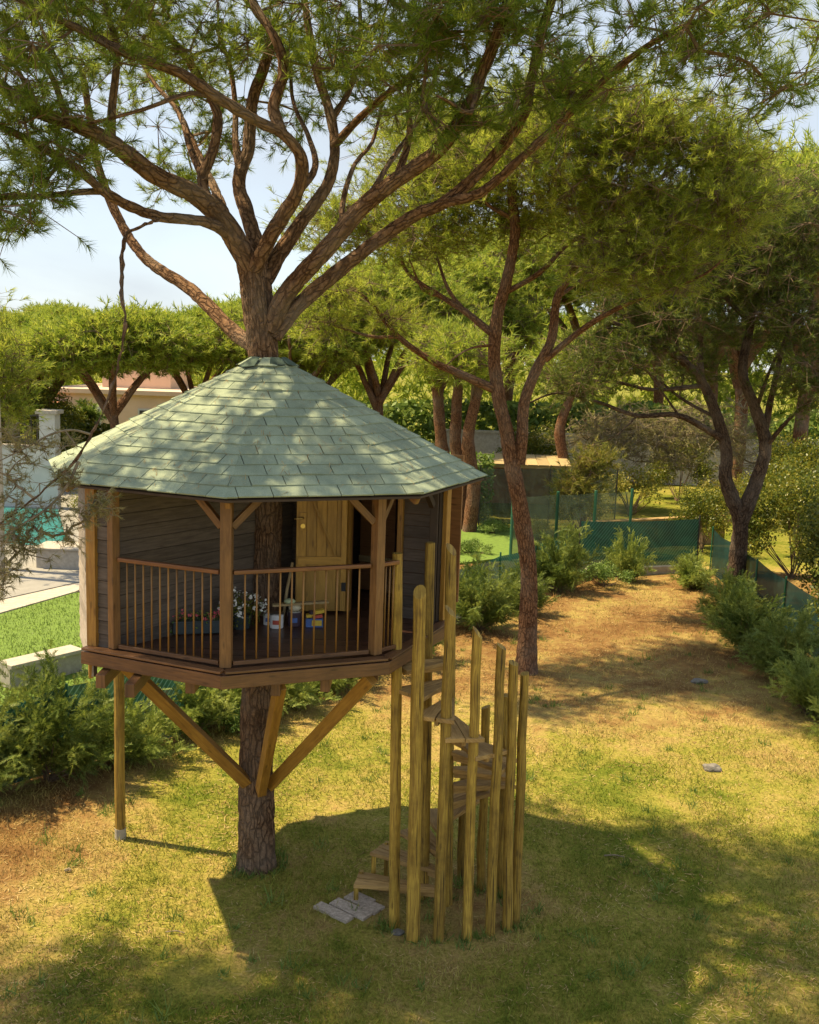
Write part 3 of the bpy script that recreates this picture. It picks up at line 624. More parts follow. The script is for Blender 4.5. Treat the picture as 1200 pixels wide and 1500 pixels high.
def can(c, r, h, body, band, label, name='paint_can'):
    t = thing(name, label, 'can', c)
    MB().lathe(c, [(r*.97, 0), (r, .008), (r, h-.01), (r*.96, h)], 20).build('can_body', body, t)
    MB().lathe(c+np.array([0, 0, h-.004]), [(r*1.04, 0), (r*1.04, .012)], 20).build('lid', M['steel'], t)
    g = MB()
    for i in range(5):
        a0, a1 = -math.pi/2-.5+i*.2, -math.pi/2-.5+(i+1)*.2; rr = r*1.012
        g.add([(c[0]+math.cos(x)*rr, c[1]+math.sin(x)*rr, c[2]+z) for x, z in ((a0, h*.3), (a1, h*.3), (a1, h*.62), (a0, h*.62))], [(0, 1, 2, 3)])
    g.build('printed_label', band, t)
    MB().tube([(c[0]+math.cos(x)*r*1.05, c[1]-r*.2, c[2]+h*.9+math.sin(x)*-.09) for x in np.linspace(0, math.pi, 9)], .003, 6).build('wire_handle', M['steel'], t)
    return t
c0 = np.array([-1.37, 10.56, ZD+.002]); can(c0, .072, .15, M['can_w'], M['lab_r'], 'white paint can with red label on the deck')
c1 = np.array([-1.19, 10.66, ZD+.002]); can(c1, .075, .16, M['can_d'], M['lab_b'], 'dark paint can with a bundled cloth on top')
can(np.array([-1.47, 10.68, ZD+.002]), .06, .13, M['can_w'], M['lab_b'], 'small white can with blue label beside the potted plant')
rg = MB(); rg.lathe(c1+np.array([0, 0, .168]), [(.05, 0), (.072, .03), (.06, .06), (.02, .078)], 10); tag(rg.build('cloth_bundle', M['cream'], loc=c1+np.array([0, 0, .168]), smooth=True), 'crumpled cream cloth bundle lying on the dark paint can', 'cloth')
b0 = np.array([-.98, 10.66, ZD+.002]); tb = thing('carton', 'colourful open carton of supplies on the deck before the door', 'box', b0)
MB().beam(b0+np.array([-.09, 0, .045]), b0+np.array([.09, .02, .045]), .12, .09).build('carton_body', M['lab_b'], tb)
for i, (mm, dx, dz) in enumerate(((M['lab_y'], -.04, .11), (M['lab_r'], .03, .105), (M['can_d'], .0, .15), (M['lab_y'], .05, .16))):
    MB().beam(b0+np.array([dx-.05, -.01*i, dz]), b0+np.array([dx+.05, .02, dz+.012]), .07, .035).build('packet', mm, tb, bevel=.004)
MB().beam(b0+np.array([-.02, -.064, .05]), b0+np.array([.085, -.054, .05]), .004, .06).build('printed_panel', M['lab_y'], tb)
tag(MB().beam((-1.42, 10.57, ZD+.24), (-.84, 10.72, ZD+.262), .075, .022).build('loose_plank', M['plank'], loc=(-1.1, 10.62, ZD+.25), bevel=.003), 'short bare plank laid across the paint cans', 'plank')
tag(MB().lathe(np.array([-1.24, 10.61, ZD+.262]), [(.05, 0), (.066, .02), (.03, .045)], 10).build('green_rag', M['palegreen'], loc=(-1.24, 10.61, ZD+.262), smooth=True), 'pale green rag lying on the short plank', 'rag')
tag(MB().tube([(-1.33, 10.74, ZD+.01), (-1.3, 10.85, ZD+.35), (-1.26, 10.98, ZD+.62)], [.016, .017, .015], 8).build('leaning_stick', M['plank'], loc=(-1.33, 10.74, ZD)), 'bare stick leaning against the trunk on the deck', 'stick')

# ------------------------------------------------------------------ trees
def spline(P, step):
    P = np.array(P, float); Q = np.vstack([2*P[0]-P[1], P, 2*P[-1]-P[-2]]); out = []
    for i in range(1, len(Q)-2):
        p0, p1, p2, p3 = Q[i-1:i+3]; k = max(2, int(np.linalg.norm(p2-p1)/step))
        for t in np.linspace(0, 1, k, endpoint=False): out.append(.5*((2*p1)+(-p0+p2)*t+(2*p0-5*p1+4*p2-p3)*t*t+(-p0+3*p1-3*p2+p3)*t**3))
    out.append(P[-1]); return np.array(out)
def limb_mesh(P, rad, seg, rough):
    """tube with plated bark relief"""
    n = len(P); T = np.gradient(P, axis=0); T /= np.linalg.norm(T, axis=1)[:, None]
    ref = np.array([1., 0, 0]) if abs(T[0][0]) < .9 else np.array([0, 1., 0]); x = np.cross(T[0], ref)
    ang = np.linspace(0, 2*math.pi, seg, endpoint=False); s = MB(); acc = 0; vs = []; us = []; off = random.random()*50
    for i in range(n):
        x = x-T[i]*(x@T[i]); x /= np.linalg.norm(x)+1e-9; y = np.cross(T[i], x)
        if i: acc += np.linalg.norm(P[i]-P[i-1])
        us.append(acc+off); r = rad[i]
        for a in ang:
            dr = 0.
            if rough > 0:
                q = Vector((math.cos(a)*r*15, math.sin(a)*r*15, (acc+off)*3.4)); dd = mnoise.voronoi(q)[0]
                dr = -rough*max(0., 1-(dd[1]-dd[0])/.28)+rough*.7*mnoise.noise(q*.35)+rough*.25*mnoise.noise(q*3.)
            dr += r*.13*mnoise.noise(Vector((math.cos(a)*1.2, math.sin(a)*1.2, (acc+off)*1.1)))
            vs.append(P[i]+(math.cos(a)*x+math.sin(a)*y)*(r+dr))
    fs, uv = [], []; r0 = float(np.mean(rad))
    for i in range(n-1):
        for k in range(seg):
            j = (k+1) % seg; fs.append((i*seg+k, i*seg+j, (i+1)*seg+j, (i+1)*seg+k)); a0, a1 = ang[k]*r0, (ang[k]+2*math.pi/seg)*r0
            uv.append([(us[i], a0), (us[i], a1), (us[i+1], a1), (us[i+1], a0)])
    fs.append(tuple((n-1)*seg+k for k in range(seg))); uv.append([(0, 0)]*seg)
    s.add(vs, fs, uv); return s
def prisms(A, B, ra, rb):
    """three-sided twigs A->B as triangles"""
    D = B-A; D /= np.linalg.norm(D, axis=1)[:, None]+1e-9; X = np.cross(D, np.array([.31, .17, .93])); X /= np.linalg.norm(X, axis=1)[:, None]+1e-9; Y = np.cross(D, X); out = []
    c = [(math.cos(a), math.sin(a)) for a in (0, 2.094, 4.189)]
    ra, rb = np.reshape(ra, (-1, 1)), np.reshape(rb, (-1, 1))
    for k in range(3):
        (c0, s0), (c1, s1) = c[k], c[(k+1) % 3]
        a0, a1, b0, b1 = A+(X*c0+Y*s0)*ra, A+(X*c1+Y*s1)*ra, B+(X*c0+Y*s0)*rb, B+(X*c1+Y*s1)*rb
        out += [np.stack([a0, a1, b1], 1), np.stack([a0, b1, b0], 1)]
    return np.concatenate(out).reshape(-1, 3)
def needles(P, D, n, nl, nw, ltw, amin=.3, amax=1.15):
    N = len(P); t = rng.random((N, n, 1)); B = P[:, None]+D[:, None]*(t-1)*ltw
    q = rng.normal(0, 1, (N, n, 3)); q -= D[:, None]*(q*D[:, None]).sum(2, keepdims=True); q /= np.linalg.norm(q, axis=2, keepdims=True)+1e-9
    al = rng.uniform(amin, amax, (N, n, 1))*(1.1-.35*t); nd = D[:, None]*np.cos(al)+q*np.sin(al)
    sd = np.cross(nd, rng.normal(0, 1, (N, n, 3))); sd /= np.linalg.norm(sd, axis=2, keepdims=True)+1e-9
    tip = B+nd*nl*rng.uniform(.7, 1.15, (N, n, 1)); return np.stack([B-sd*nw/2, B+sd*nw/2, tip], 2).reshape(-1, 3)
def grow(nodes, cl):
    """join every foliage cluster to the nearest wood, branch by branch"""
    nodes = [np.array(p) for p in nodes]; nN = len(nodes); par = [-1]*nN; Nn = np.array(nodes); cl = np.array(cl); n = len(cl)
    pen = lambda c, nd: np.sqrt(((c-nd)**2).sum(-1))+.5*np.maximum(0, nd[..., 2]-c[..., 2])
    best = np.full(n, 1e9); bi = np.zeros(n, int)
    for i0 in range(0, nN, 60):
        d = pen(cl[:, None], Nn[None, i0:i0+60]); j = d.argmin(1); dm = d[np.arange(n), j]; u = dm < best; best[u] = dm[u]; bi[u] = j[u]+i0
    todo = np.ones(n, bool); end = [0]*n
    for _ in range(n):
        k = int(np.where(todo, best, 1e12).argmin()); todo[k] = False; a = nodes[bi[k]]; b = cl[k]; L = np.linalg.norm(b-a); m = max(1, int(L/.35)); prev = bi[k]
        side = rng.normal(0, .09*L, 3)
        for q in range(1, m+1):
            t = q/m; p = a+(b-a)*t+side*math.sin(math.pi*t)-np.array([0, 0, .12*L*math.sin(math.pi*t)]) if q < m else b
            nodes.append(p); par.append(prev); prev = len(nodes)-1
            d = pen(cl, p); u = todo & (d < best); best[u] = d[u]; bi[u] = prev
        end[k] = prev
    w = np.zeros(len(nodes)); w[end] = 1
    for i in range(len(nodes)-1, nN-1, -1):
        if par[i] >= 0: w[par[i]] += w[i]
    idx = [i for i in range(nN, len(nodes))]; A = np.array([nodes[par[i]] for i in idx]); Bp = np.array([nodes[i] for i in idx])
    return A, Bp, w[[par[i] for i in idx]]*(np.array([par[i] for i in idx]) >= nN)+w[idx]*(np.array([par[i] for i in idx]) < nN), w[idx]
def blob_points(blobs, keep=None):
    out = []
    for c, r, n in blobs:
        d = rng.normal(0, 1, (n, 3)); d /= np.linalg.norm(d, axis=1)[:, None]; d *= (rng.random((n, 1))**.45); out.append(np.array(c)+d*np.array(r))
    return np.concatenate(out)
def foliage(root, nodes, blobs, mat, twigmat, m=11, rc=.3, nn=30, nl=.115, nw=.006, ltw=.13, tw=.0045, upb=.55, hang=0.):
    cl = blob_points(blobs); A, B, wa, wb = grow(nodes, cl)
    V = [prisms(A, B, np.minimum(tw*np.sqrt(wa)+.002, tw*4.5), np.minimum(tw*np.sqrt(wb)+.0015, tw*4.5))]
    cen_ = cl.mean(0); N = len(cl); off = rng.normal(0, 1, (N, m, 3))*np.array([rc, rc, rc*.65]); P = cl[:, None]+off
    outw = cl-cen_; outw /= np.linalg.norm(outw, axis=1)[:, None]+1e-9
    D = off/(rc+.001)*.6+outw[:, None]*.35+np.array([0, 0, upb-hang])+rng.normal(0, .3, (N, m, 3)); D /= np.linalg.norm(D, axis=2, keepdims=True)
    P = P.reshape(-1, 3); D = D.reshape(-1, 3); Cc = np.repeat(cl, m, 0)
    mid = Cc+(P-D*ltw-Cc)*.6; V += [prisms(Cc, P-D*ltw*.9, np.full(len(P), tw*1.1), np.full(len(P), tw*.8))]
    if tw < .01: V += [prisms(P-D*ltw, P, np.full(len(P), tw*.8), np.full(len(P), tw*.5))]
    tw_o = tri_mesh('twigs', np.concatenate(V), twigmat, root)
    fo = tri_mesh('crown', needles(P, D, nn, nl, nw, ltw), mat, root)
    tag(fo, kind='stuff'); tag(tw_o, kind='stuff'); return fo
def pine(name, label, loc, limbs, blobs, barkm, mat, step=.12, group=None, cat='tree', rough=.0, twigmat=None, seg=14, **kw):
    """limbs: [(points, r0, r1, spec)], the first is the trunk"""
    root = thing(name, label, cat, loc, group); nodes = []
    for i, (P, r0, r1) in enumerate(limbs):
        Q = spline(P, step if r0 > .06 else .12); t = np.linspace(0, 1, len(Q)); Q[1:-1] += rng.normal(0, r0*.05*min(1, step/.15)**2, (len(Q)-2, 3)); rad = r0+(r1-r0)*t**.8
        if i == 0: rad = rad*(1+.42*np.exp(-t*len(Q)*step/.22))
        sg = seg if r0 > .09 else 10 if r0 > .05 else 7
        limb_mesh(Q, rad, sg, rough if i == 0 else rough*.5 if r0 > .05 else rough*.2).build('trunk' if i == 0 else 'limb', barkm, root, smooth=True)
        nodes += list(Q[int(len(Q)*(.0 if i else .85))::max(1, int(.3/step))])
    foliage(root, nodes[::2] if len(nodes) > 400 else nodes, blobs, mat, twigmat or M['twig'], **kw); return root

# --- the pine that carries the house
def WL(*pts): return [W(*p) for p in pts]
tr = [(-1.62, 11.03, -.15), (-1.63, 11.05, .6), (-1.645, 11.1, 1.6), (-1.64, 11.16, 2.5), (-1.60, 11.22, 3.1), (-1.585, 11.24, 4.2), (-1.60, 11.2, 5.2), W(384, 500, 11.15), W(377, 430, 11.1), W(368, 375, 11.05)]
limbs = [(tr, .205, .16),
 (WL((372, 505, 11.2), (345, 487, 11.5), (280, 425, 12.2), (215, 380, 12.8), (176, 325, 13.2), (146, 250, 13.4), (135, 190, 13.5), (120, 100, 13.6)), .105, .05),
 (WL((374, 395, 11.05), (345, 350, 10.9), (315, 310, 10.7), (280, 282, 10.5), (225, 255, 10.1), (165, 210, 9.7), (115, 185, 9.4), (50, 160, 9.1), (-20, 110, 8.9), (-90, 60, 8.6)), .15, .05),
 (WL((340, 345, 10.9), (300, 325, 10.5), (225, 315, 10), (160, 285, 9.6), (110, 245, 9.3), (50, 210, 9), (-10, 180, 8.7), (-80, 150, 8.3)), .085, .03),
 ([W(-60, 75, 8.7), np.array((-6.4, 9.0, 9.4)), np.array((-8.2, 9.2, 9.6)), np.array((-9.8, 8.6, 9.5))], .055, .025),  # unseen limbs, this and the next, added to carry the shading clumps
 ([W(-25, -30, 8.4), np.array((-4.8, 8.3, 9.5)), np.array((-5.5, 8.6, 9.7))], .045, .02),
 (WL((150, 280, 9.6), (125, 281, 9.5), (60, 287, 9.2), (0, 291, 9), (-60, 290, 8.8)), .042, .02),
 (WL((380, 372, 11.05), (362, 312, 11.3), (350, 265, 11.5), (364, 215, 11.7), (370, 150, 11.8), (390, 90, 11.9), (395, 45, 12), (350, -20, 12.2), (330, -90, 12.4)), .105, .05),
 (WL((374, 392, 10.95), (402, 338, 10.7), (436, 280, 10.4), (441, 232, 10.2), (415, 197, 10.05), (378, 178, 9.9), (325, 146, 9.6), (260, 105, 9.3), (180, 75, 9), (140, 55, 8.9), (50, 10, 8.6), (-30, -40, 8.4)), .10, .035),
 (WL((414, 196, 10.05), (401, 155, 10.1), (415, 105, 10.2), (405, 60, 10.2), (372, 5, 10.3), (350, -60, 10.4)), .075, .04),
 (WL((310, 306, 10.6), (297, 262, 10.7), (314, 215, 10.8), (318, 165, 10.9), (290, 112, 11), (268, 78, 11.1), (230, 35, 11.2), (170, -10, 11.4)), .075, .035),
 (WL((345, 350, 11.3), (320, 290, 12), (290, 225, 12.6), (262, 165, 13), (235, 100, 13.2), (220, 30, 13.5)), .07, .035),
 (WL((388, 410, 11.1), (415, 365, 11.2), (442, 325, 11.3), (480, 270, 11.4), (491, 220, 11.5), (485, 170, 11.6), (466, 110, 11.7), (450, 30, 11.8), (440, -60, 12)), .105, .04),
 (WL((488, 215, 11.5), (540, 160, 11.3), (598, 112, 11.1), (640, 58, 11), (660, 0, 10.9)), .06, .03),
 (WL((396, 480, 11.1), (420, 428, 10.95), (480, 362, 10.7), (530, 305, 10.5), (580, 265, 10.3), (640, 222, 10.1), (682, 165, 9.9), (706, 108, 9.8), (727, 55, 9.7), (745, 0, 9.6), (765, -70, 9.5)), .125, .06),
 (WL((402, 492, 11.15), (440, 445, 11.1), (520, 378, 10.9), (600, 320, 10.7), (655, 294, 10.5), (720, 234, 10.3), (767, 168, 10.1), (778, 120, 10), (800, 25, 9.8), (830, -60, 9.6)), .105, .05),
 (WL((650, 297, 10.5), (705, 282, 10.2), (765, 230, 9.9), (820, 180, 9.7), (870, 130, 9.5), (960, 60, 9.2), (1040, 25, 9), (1130, -15, 8.8)), .06, .025),
 (WL((163, 212, 9.72), (164, 165, 9.68), (172, 75, 9.6), (160, 30, 9.5), (150, -20, 9.4)), .055, .035),
 (WL((100, 180, 9.3), (75, 110, 9.1), (40, 60, 9), (10, 20, 8.9)), .04, .02),
 (WL((60, 165, 9.1), (15, 85, 8.8), (-20, 60, 8.6)), .035, .02),
 (WL((500, 342, 10.62), (503, 292, 10.8), (520, 240, 11.1), (546, 208, 11.4), (560, 150, 11.8)), .04, .02),
 (WL((700, 105, 9.8), (690, 165, 9.6), (660, 150, 9.4), (640, 140, 9.2)), .035, .015)]
limbs = [limbs[0]]+[(P, a*.88, b*.85) for P, a, b in limbs[1:]]
limbs += [(WL((326, 147, 9.6), (280, 136, 9.45), (210, 160, 9.3), (125, 182, 9.2), (70, 185, 9.1)), .028, .012), (WL((352, 255, 11.5), (345, 205, 11.9), (345, 160, 12.1), (338, 100, 12.3), (318, 45, 12.5)), .05, .025),
 (WL((486, 175, 11.6), (515, 125, 11.8), (528, 60, 12), (525, -20, 12.2)), .04, .02), (WL((436, 282, 10.4), (462, 245, 10.9), (452, 200, 11.6), (430, 150, 12.2), (425, 90, 12.6)), .045, .02), (WL((300, 268, 10.65), (280, 220, 11.2), (262, 165, 11.8), (225, 120, 12.2), (190, 60, 12.6)), .045, .02),
 (WL((580, 265, 10.3), (600, 200, 10.6), (598, 140, 10.9), (610, 60, 11.2)), .045, .02), (WL((530, 306, 10.5), (570, 240, 11.2), (610, 180, 11.8), (640, 110, 12.2)), .04, .018)]
blobs = []
def pb_(px, py, Y, r, n, fl=.6): blobs.append((W(px, py, Y), (r, r, r*fl), max(4, int(n*.42))))
for a in ((10, 60, 8.6, .9, 36), (80, 30, 9, .9, 36), (60, 140, 9.0, .6, 20), (25, 235, 8.9, .55, 34), (95, 225, 9.4, .45, 22), (15, 300, 8.9, .38, 18, .5), (190, 40, 11, .9, 34), (240, 110, 13, .9, 36), (300, 60, 11.5, .9, 36), (290, 200, 13.4, .7, 26), (260, 265, 13.6, .5, 16),
          (420, 30, 10.5, .9, 34), (480, 60, 12, 1., 40), (390, 120, 13, .8, 26), (440, 190, 13.5, .6, 14), (560, 40, 10.6, .95, 44), (540, 130, 12, .7, 26), (620, 80, 9.9, .8, 42), (690, 30, 9.7, .9, 40), (650, 150, 9.8, .5, 24), (780, 60, 9.7, .8, 36), (820, 150, 9.6, .5, 20),
          (760, -60, 9.6, 1., 34), (880, 110, 9.4, .4, 12), (1010, 60, 9, .7, 24), (1100, 40, 8.8, .7, 24), (1150, 110, 8.9, .6, 18), (960, 20, 9, .7, 18), (1190, 30, 8.7, .6, 16), (20, -80, 8.6, 1.2, 40), (200, -90, 10.5, 1.4, 50), (420, -110, 11.5, 1.5, 55), (620, -110, 10.5, 1.4, 50), (120, 100, 13.6, .9, 24)): pb_(*a)
# wide crown top above the picture, unseen, clumps placed to shade the lawn
for c, r, n in (((-4.6, 10.4, 10.1), (1.5, 1.2, .5), 26), ((-3.0, 9.3, 10.0), (1.5, 1.1, .5), 46), ((-6.6, 9.9, 9.9), (1.3, 1.2, .45), 58), ((-8.6, 9.6, 9.9), (1.3, 1.2, .45), 58), ((-9.9, 8.6, 9.6), (1.2, 1.1, .4), 40), ((-5.6, 8.6, 9.8), (1.5, 1.0, .45), 56), ((1.4, 10.8, 10.4), (1.5, 1.4, .45), 44), ((-.9, 10.4, 10.4), (1.5, 1.3, .45), 40), ((-.6, 12.6, 10.9), (1.7, 1.2, .5), 46), ((-2.6, 12.9, 10.9), (1.5, 1.1, .5), 30), ((.9, 13.0, 10.8), (1.4, 1.2, .5), 36), ((-1.6, 8.9, 9.8), (1.4, 1., .4), 40), ((.6, 9.1, 9.8), (1.3, 1., .4), 30)): blobs.append((c, r, int(n*1.7)))
pine('pine_tree', 'massive spreading pine whose trunk rises through the green roof', (-1.62, 11.03, 0), limbs, blobs, M['bark'], M['needle'], step=.03, rough=.019, seg=40, m=10, nn=44, nl=.13, nw=.0065, rc=.21)
main_tree = bpy.data.objects['pine_tree']
# hanging, nearly bare branch on the left
hb = spline(WL((232, 322, 9.95), (205, 333, 9.6), (182, 350, 9.3), (178, 430, 9.05), (183, 478, 8.95), (168, 556, 8.8), (148, 610, 8.65), (128, 648, 8.5), (112, 672, 8.4), (80, 704, 8.25), (50, 730, 8.1), (0, 768, 7.9), (-30, 790, 7.8)), .05)
rad = np.linspace(.027, .009, len(hb)); rad = rad*(1+.22*rng.normal(0, 1, len(rad)).clip(-1, 1.6)); hb = hb+rng.normal(0, .004, hb.shape); limb_mesh(hb, rad*.85, 9, .009).build('hanging_branch', M['bark'], main_tree, smooth=True)
hb2 = spline(WL((115, 676, 8.4), (98, 712, 8.3), (72, 742, 8.2), (30, 770, 8.0), (-20, 800, 7.8)), .05); limb_mesh(hb2, np.linspace(.014, .006, len(hb2)), 6, 0).build('hanging_branch', M['deadtwig'], main_tree, smooth=True)
hb3 = spline(WL((132, 636, 8.5), (105, 630, 8.4), (75, 636, 8.3), (40, 655, 8.2), (0, 675, 8.1)), .05); limb_mesh(hb3, np.linspace(.011, .004, len(hb3)), 6, 0).build('hanging_branch', M['deadtwig'], main_tree, smooth=True)
hbl = [(W(20, 780, 8.0), (.16, .25, .22), 26), (W(25, 700, 8.1), (.2, .25, .25), 20), (W(70, 760, 8.2), (.22, .25, .22), 16), (W(135, 750, 8.35), (.1, .12, .1), 9), (W(165, 748, 8.4), (.05, .06, .05), 3), (W(5, 840, 7.9), (.1, .2, .2), 20), (W(60, 650, 8.3), (.3, .2, .12), 16), (W(110, 780, 8.3), (.1, .1, .12), 8), (W(100, 700, 8.35), (.14, .15, .12), 14), (W(150, 735, 8.4), (.1, .1, .08), 12), (W(45, 800, 8.1), (.2, .2, .16), 16), (W(20, 640, 8.2), (.18, .2, .14), 12)]
foliage(main_tree, list(hb[len(hb)*2//3:])+list(hb2)+list(hb3), hbl, M['needle_dull'], M['deadtwig'], m=4, rc=.06, nn=16, nl=.065, nw=.0045, ltw=.05, tw=.0028, upb=-.1)

# --- second pine, reddish, down the lawn
def px_limbs(L, Y): return [([W(p[0], p[1], p[2] if len(p) > 2 else Y) for p in pts], a, b) for pts, a, b in L]
Y2 = 18.75
l2 = px_limbs([([(770, 992), (773, 930), (775, 847), (764, 753), (752, 690), (744, 640), (732, 590), (724, 520), (729, 462), (743, 408), (755, 340), (750, 280), (760, 200)], .2, .08),
  ([(760, 680), (765, 640), (768, 590), (785, 543), (808, 497), (817, 436), (845, 385), (870, 320), (900, 240)], .125, .05), ([(799, 527), (860, 478, 18.4), (920, 445, 18), (1020, 408, 17.4), (1060, 380, 17.2)], .07, .02),
  ([(724, 570), (668, 545, 18.4), (635, 530, 18.2), (580, 490, 17.9), (545, 445, 17.7), (502, 413, 17.5)], .09, .03), ([(583, 493, 17.9), (540, 492, 17.8), (460, 467, 17.5)], .04, .015),
  ([(720, 488), (680, 455, 19), (645, 433, 19.2), (600, 402, 19.4), (585, 370, 19.5)], .08, .03), ([(738, 430), (790, 400), (830, 360), (880, 330, 18)], .06, .025), ([(680, 455, 19), (655, 420, 19.2), (632, 350, 19.4)], .045, .02), ([(645, 433, 19.2), (620, 425, 19.2), (600, 380, 19)], .035, .015),
  ([(752, 320), (715, 300, 18.6), (700, 270, 18.5)], .05, .02), ([(870, 320), (940, 280, 18), (1010, 230, 17.6), (1090, 190, 17.3)], .05, .02), ([(817, 436), (860, 400, 19.5), (880, 350, 20)], .045, .02), ([(728, 505), (690, 510, 18.4), (665, 525, 18.2), (650, 540, 18.1)], .03, .012)], Y2)
b2 = []
def add_b(lst, rows):
    for px, py, Y, r, n, *fl in rows: lst.append((W(px, py, Y), (r, r, r*(fl[0] if fl else .6)), n))
add_b(b2, [(880, 170, 17.5, 1.4, 95, .5), (800, 230, 18, 1.2, 60), (970, 190, 17.3, 1.2, 80, .5), (1060, 220, 17.2, .8, 44, .6), (700, 210, 18.8, 1.1, 46), (640, 280, 19.2, 1.1, 44), (590, 350, 19.2, .9, 38), (930, 280, 17.6, 1.2, 74), (1020, 310, 17.3, 1., 48), (850, 300, 19, 1.1, 50), (780, 320, 19.4, .9, 30), (900, 380, 17.8, .9, 40), (980, 390, 17.4, .8, 36), (1090, 300, 17.1, .6, 22), (720, 270, 19.5, .9, 26), (500, 420, 17.5, .55, 18), (560, 470, 17.8, .4, 10), (470, 470, 17.5, .45, 12), (660, 340, 19.5, .7, 20), (840, 120, 17.8, .9, 40), (610, 250, 20.5, 1.3, 70), (690, 220, 21, 1.2, 60), (540, 320, 20, 1.1, 50), (760, 180, 20.5, 1.2, 50), (480, 330, 19.5, .9, 30), (640, 180, 21.5, 1.3, 60)])
pine('pine_tree', 'reddish forked pine standing on the lawn beyond the spiral staircase', W(770, 985, Y2)*np.array([1, 1, 0]), l2, b2, M['bark_red'], M['needle2'], step=.07, rough=.012, seg=20, m=11, nn=22, nl=.15, nw=.010, rc=.32, ltw=.16)

# --- third pine, dark, by the right-hand fence
Y3 = 25.2
l3 = px_limbs([([(1073, 915), (1081, 823), (1083, 760), (1064, 705), (1064, 660), (1051, 613), (1027, 557), (995, 525, 24.8), (940, 490, 24.4), (890, 470, 24)], .27, .05),
  ([(1085, 765), (1111, 697), (1121, 651), (1107, 600), (1088, 543), (1100, 473), (1110, 400), (1100, 330)], .2, .06), ([(1062, 645), (995, 609, 24.6), (934, 609, 24.2), (873, 588, 23.8), (817, 576, 23.6), (775, 590, 23.4)], .1, .02), ([(1030, 565), (957, 571, 25), (901, 560, 25), (794, 553, 25)], .07, .02),
  ([(1027, 557), (1025, 500), (1035, 440), (1020, 380)], .1, .04), ([(1118, 640), (1135, 560), (1150, 500), (1180, 430)], .1, .04), ([(1121, 655), (1160, 610, 24.6), (1210, 570, 24.2)], .07, .03), ([(995, 525, 24.8), (985, 470, 24.6), (960, 420, 24.4)], .05, .02), ([(1100, 473), (1060, 430), (1040, 360)], .07, .03), ([(1027, 557), (980, 500, 24.6), (900, 480, 24.2), (850, 500, 23.8)], .05, .015), ([(1051, 613), (1000, 585, 25.4), (940, 540, 25.6), (880, 530, 25.6)], .05, .015), ([(934, 609, 24.2), (900, 640, 24), (870, 650, 23.8)], .025, .01), ([(1107, 600), (1140, 520, 24.6), (1190, 500, 24.2)], .06, .02), ([(995, 609, 24.6), (960, 560, 24.3), (930, 520, 24)], .035, .012)], Y3)
b3 = []
add_b(b3, [(960, 460, 24.4, 1.5, 75, .5), (1040, 400, 25, 1.7, 80), (1130, 380, 25, 1.7, 80), (900, 520, 24.2, 1.2, 50, .45), (1180, 470, 24.5, 1.4, 60), (1080, 480, 26, 1.4, 45, .5), (850, 560, 23.8, .8, 20, .4), (1010, 540, 26, 1.3, 26, .4), (1190, 560, 24, 1.1, 36, .6), (1120, 300, 25, 1.5, 60), (1020, 320, 24.6, 1.2, 44), (1200, 340, 24.6, 1.4, 50), (930, 420, 25, 1., 30)])
pine('pine_tree', 'dark forked pine in shade beside the right-hand garden fence', W(1078, 895, Y3)*np.array([1, 1, 0]), l3, b3, M['bark_dark'], M['needle_shaded'], step=.1, rough=.014, seg=18, m=11, nn=18, nl=.18, nw=.014, rc=.36, ltw=.18, tw=.006)

# --- umbrella pines further off: two kinds, copied
def umbrella(name, label, group, h, r, n, seed, mat, nw, nl, flat=.34):
    g = np.random.default_rng(seed); hs_ = h*.45
    L = [([(0, 0, -.2), (.1, 0, h*.2), (.0, .1, hs_)], .2, .17)]
    for i in range(6):
        a = i*1.05+g.uniform(0, .5); rr = r*g.uniform(.55, .8); L.append(([(0, .1, hs_*g.uniform(.75, 1)), (math.cos(a)*rr*.45, math.sin(a)*rr*.45, h*.62), (math.cos(a)*rr, math.sin(a)*rr, h*.8)], .16, .05))
    B = []
    for i in range(13):
        a = g.uniform(0, 6.28); q = r*math.sqrt(g.random())*.78; B.append(((math.cos(a)*q, math.sin(a)*q, h*(.86-.16*(q/r)**2)+g.uniform(-.35, .3)), (r*g.uniform(.24, .34), r*g.uniform(.24, .34), r*flat*.5), n))
    return pine(name, label, (0, 0, 0), L, B, M['bark_red'], mat, step=.4, seg=10, m=8, nn=15, nl=nl, nw=nw*.8, rc=.42, ltw=.3, tw=.012, group=group, upb=.5)
def place(o, x, y, s=1., rz=0., z=0, label=None):
    o.location = (x, y, z); o.scale = (s, s, s); o.rotation_euler = (0, 0, rz)
    if label: o['label'] = label
uA = umbrella('umbrella_pine', 'broad bright umbrella pine rising before the pink house', 'umbrella pines beyond the gardens', 7.6, 4.2, 125, 3, M['needle3'], .05, .26)
def at_px(o, px, py_top, Y, h, rz=0., label=None):
    top = W(px, py_top, Y); s = top[2]/h; place(o, top[0], Y, s, rz, label=label)
LBL = 'umbrella pine in the row beyond the neighbouring gardens'
at_px(uA, 165, 455, 40, 7.3, .6)
def more(px, py, Y, label=LBL, h=7.3):
    c = copy_tree(uA); at_px(c, px, py, Y, h, rng.uniform(0, 6.28), label); return c
for a in ((60, 462, 46, 'umbrella pine standing behind the iron railing and pillar'), (290, 450, 44, 'umbrella pine whose crown meets the left roof slope'), (-40, 470, 43, 'umbrella pine behind the terrace wall, next to the railing pine'), (390, 450, 50, 'umbrella pine hidden behind the trunk above the roof peak'), (20, 470, 62, 'farther umbrella pine peeping between the crowns over the railing')): more(*a)
for a, lb in (((70, 432, 85), 'distant round pine, the larger of a pair above the tree row'), ((100, 434, 90), 'distant round pine, the smaller of a pair above the tree row')): c = more(*a, label=lb); c.scale *= .9
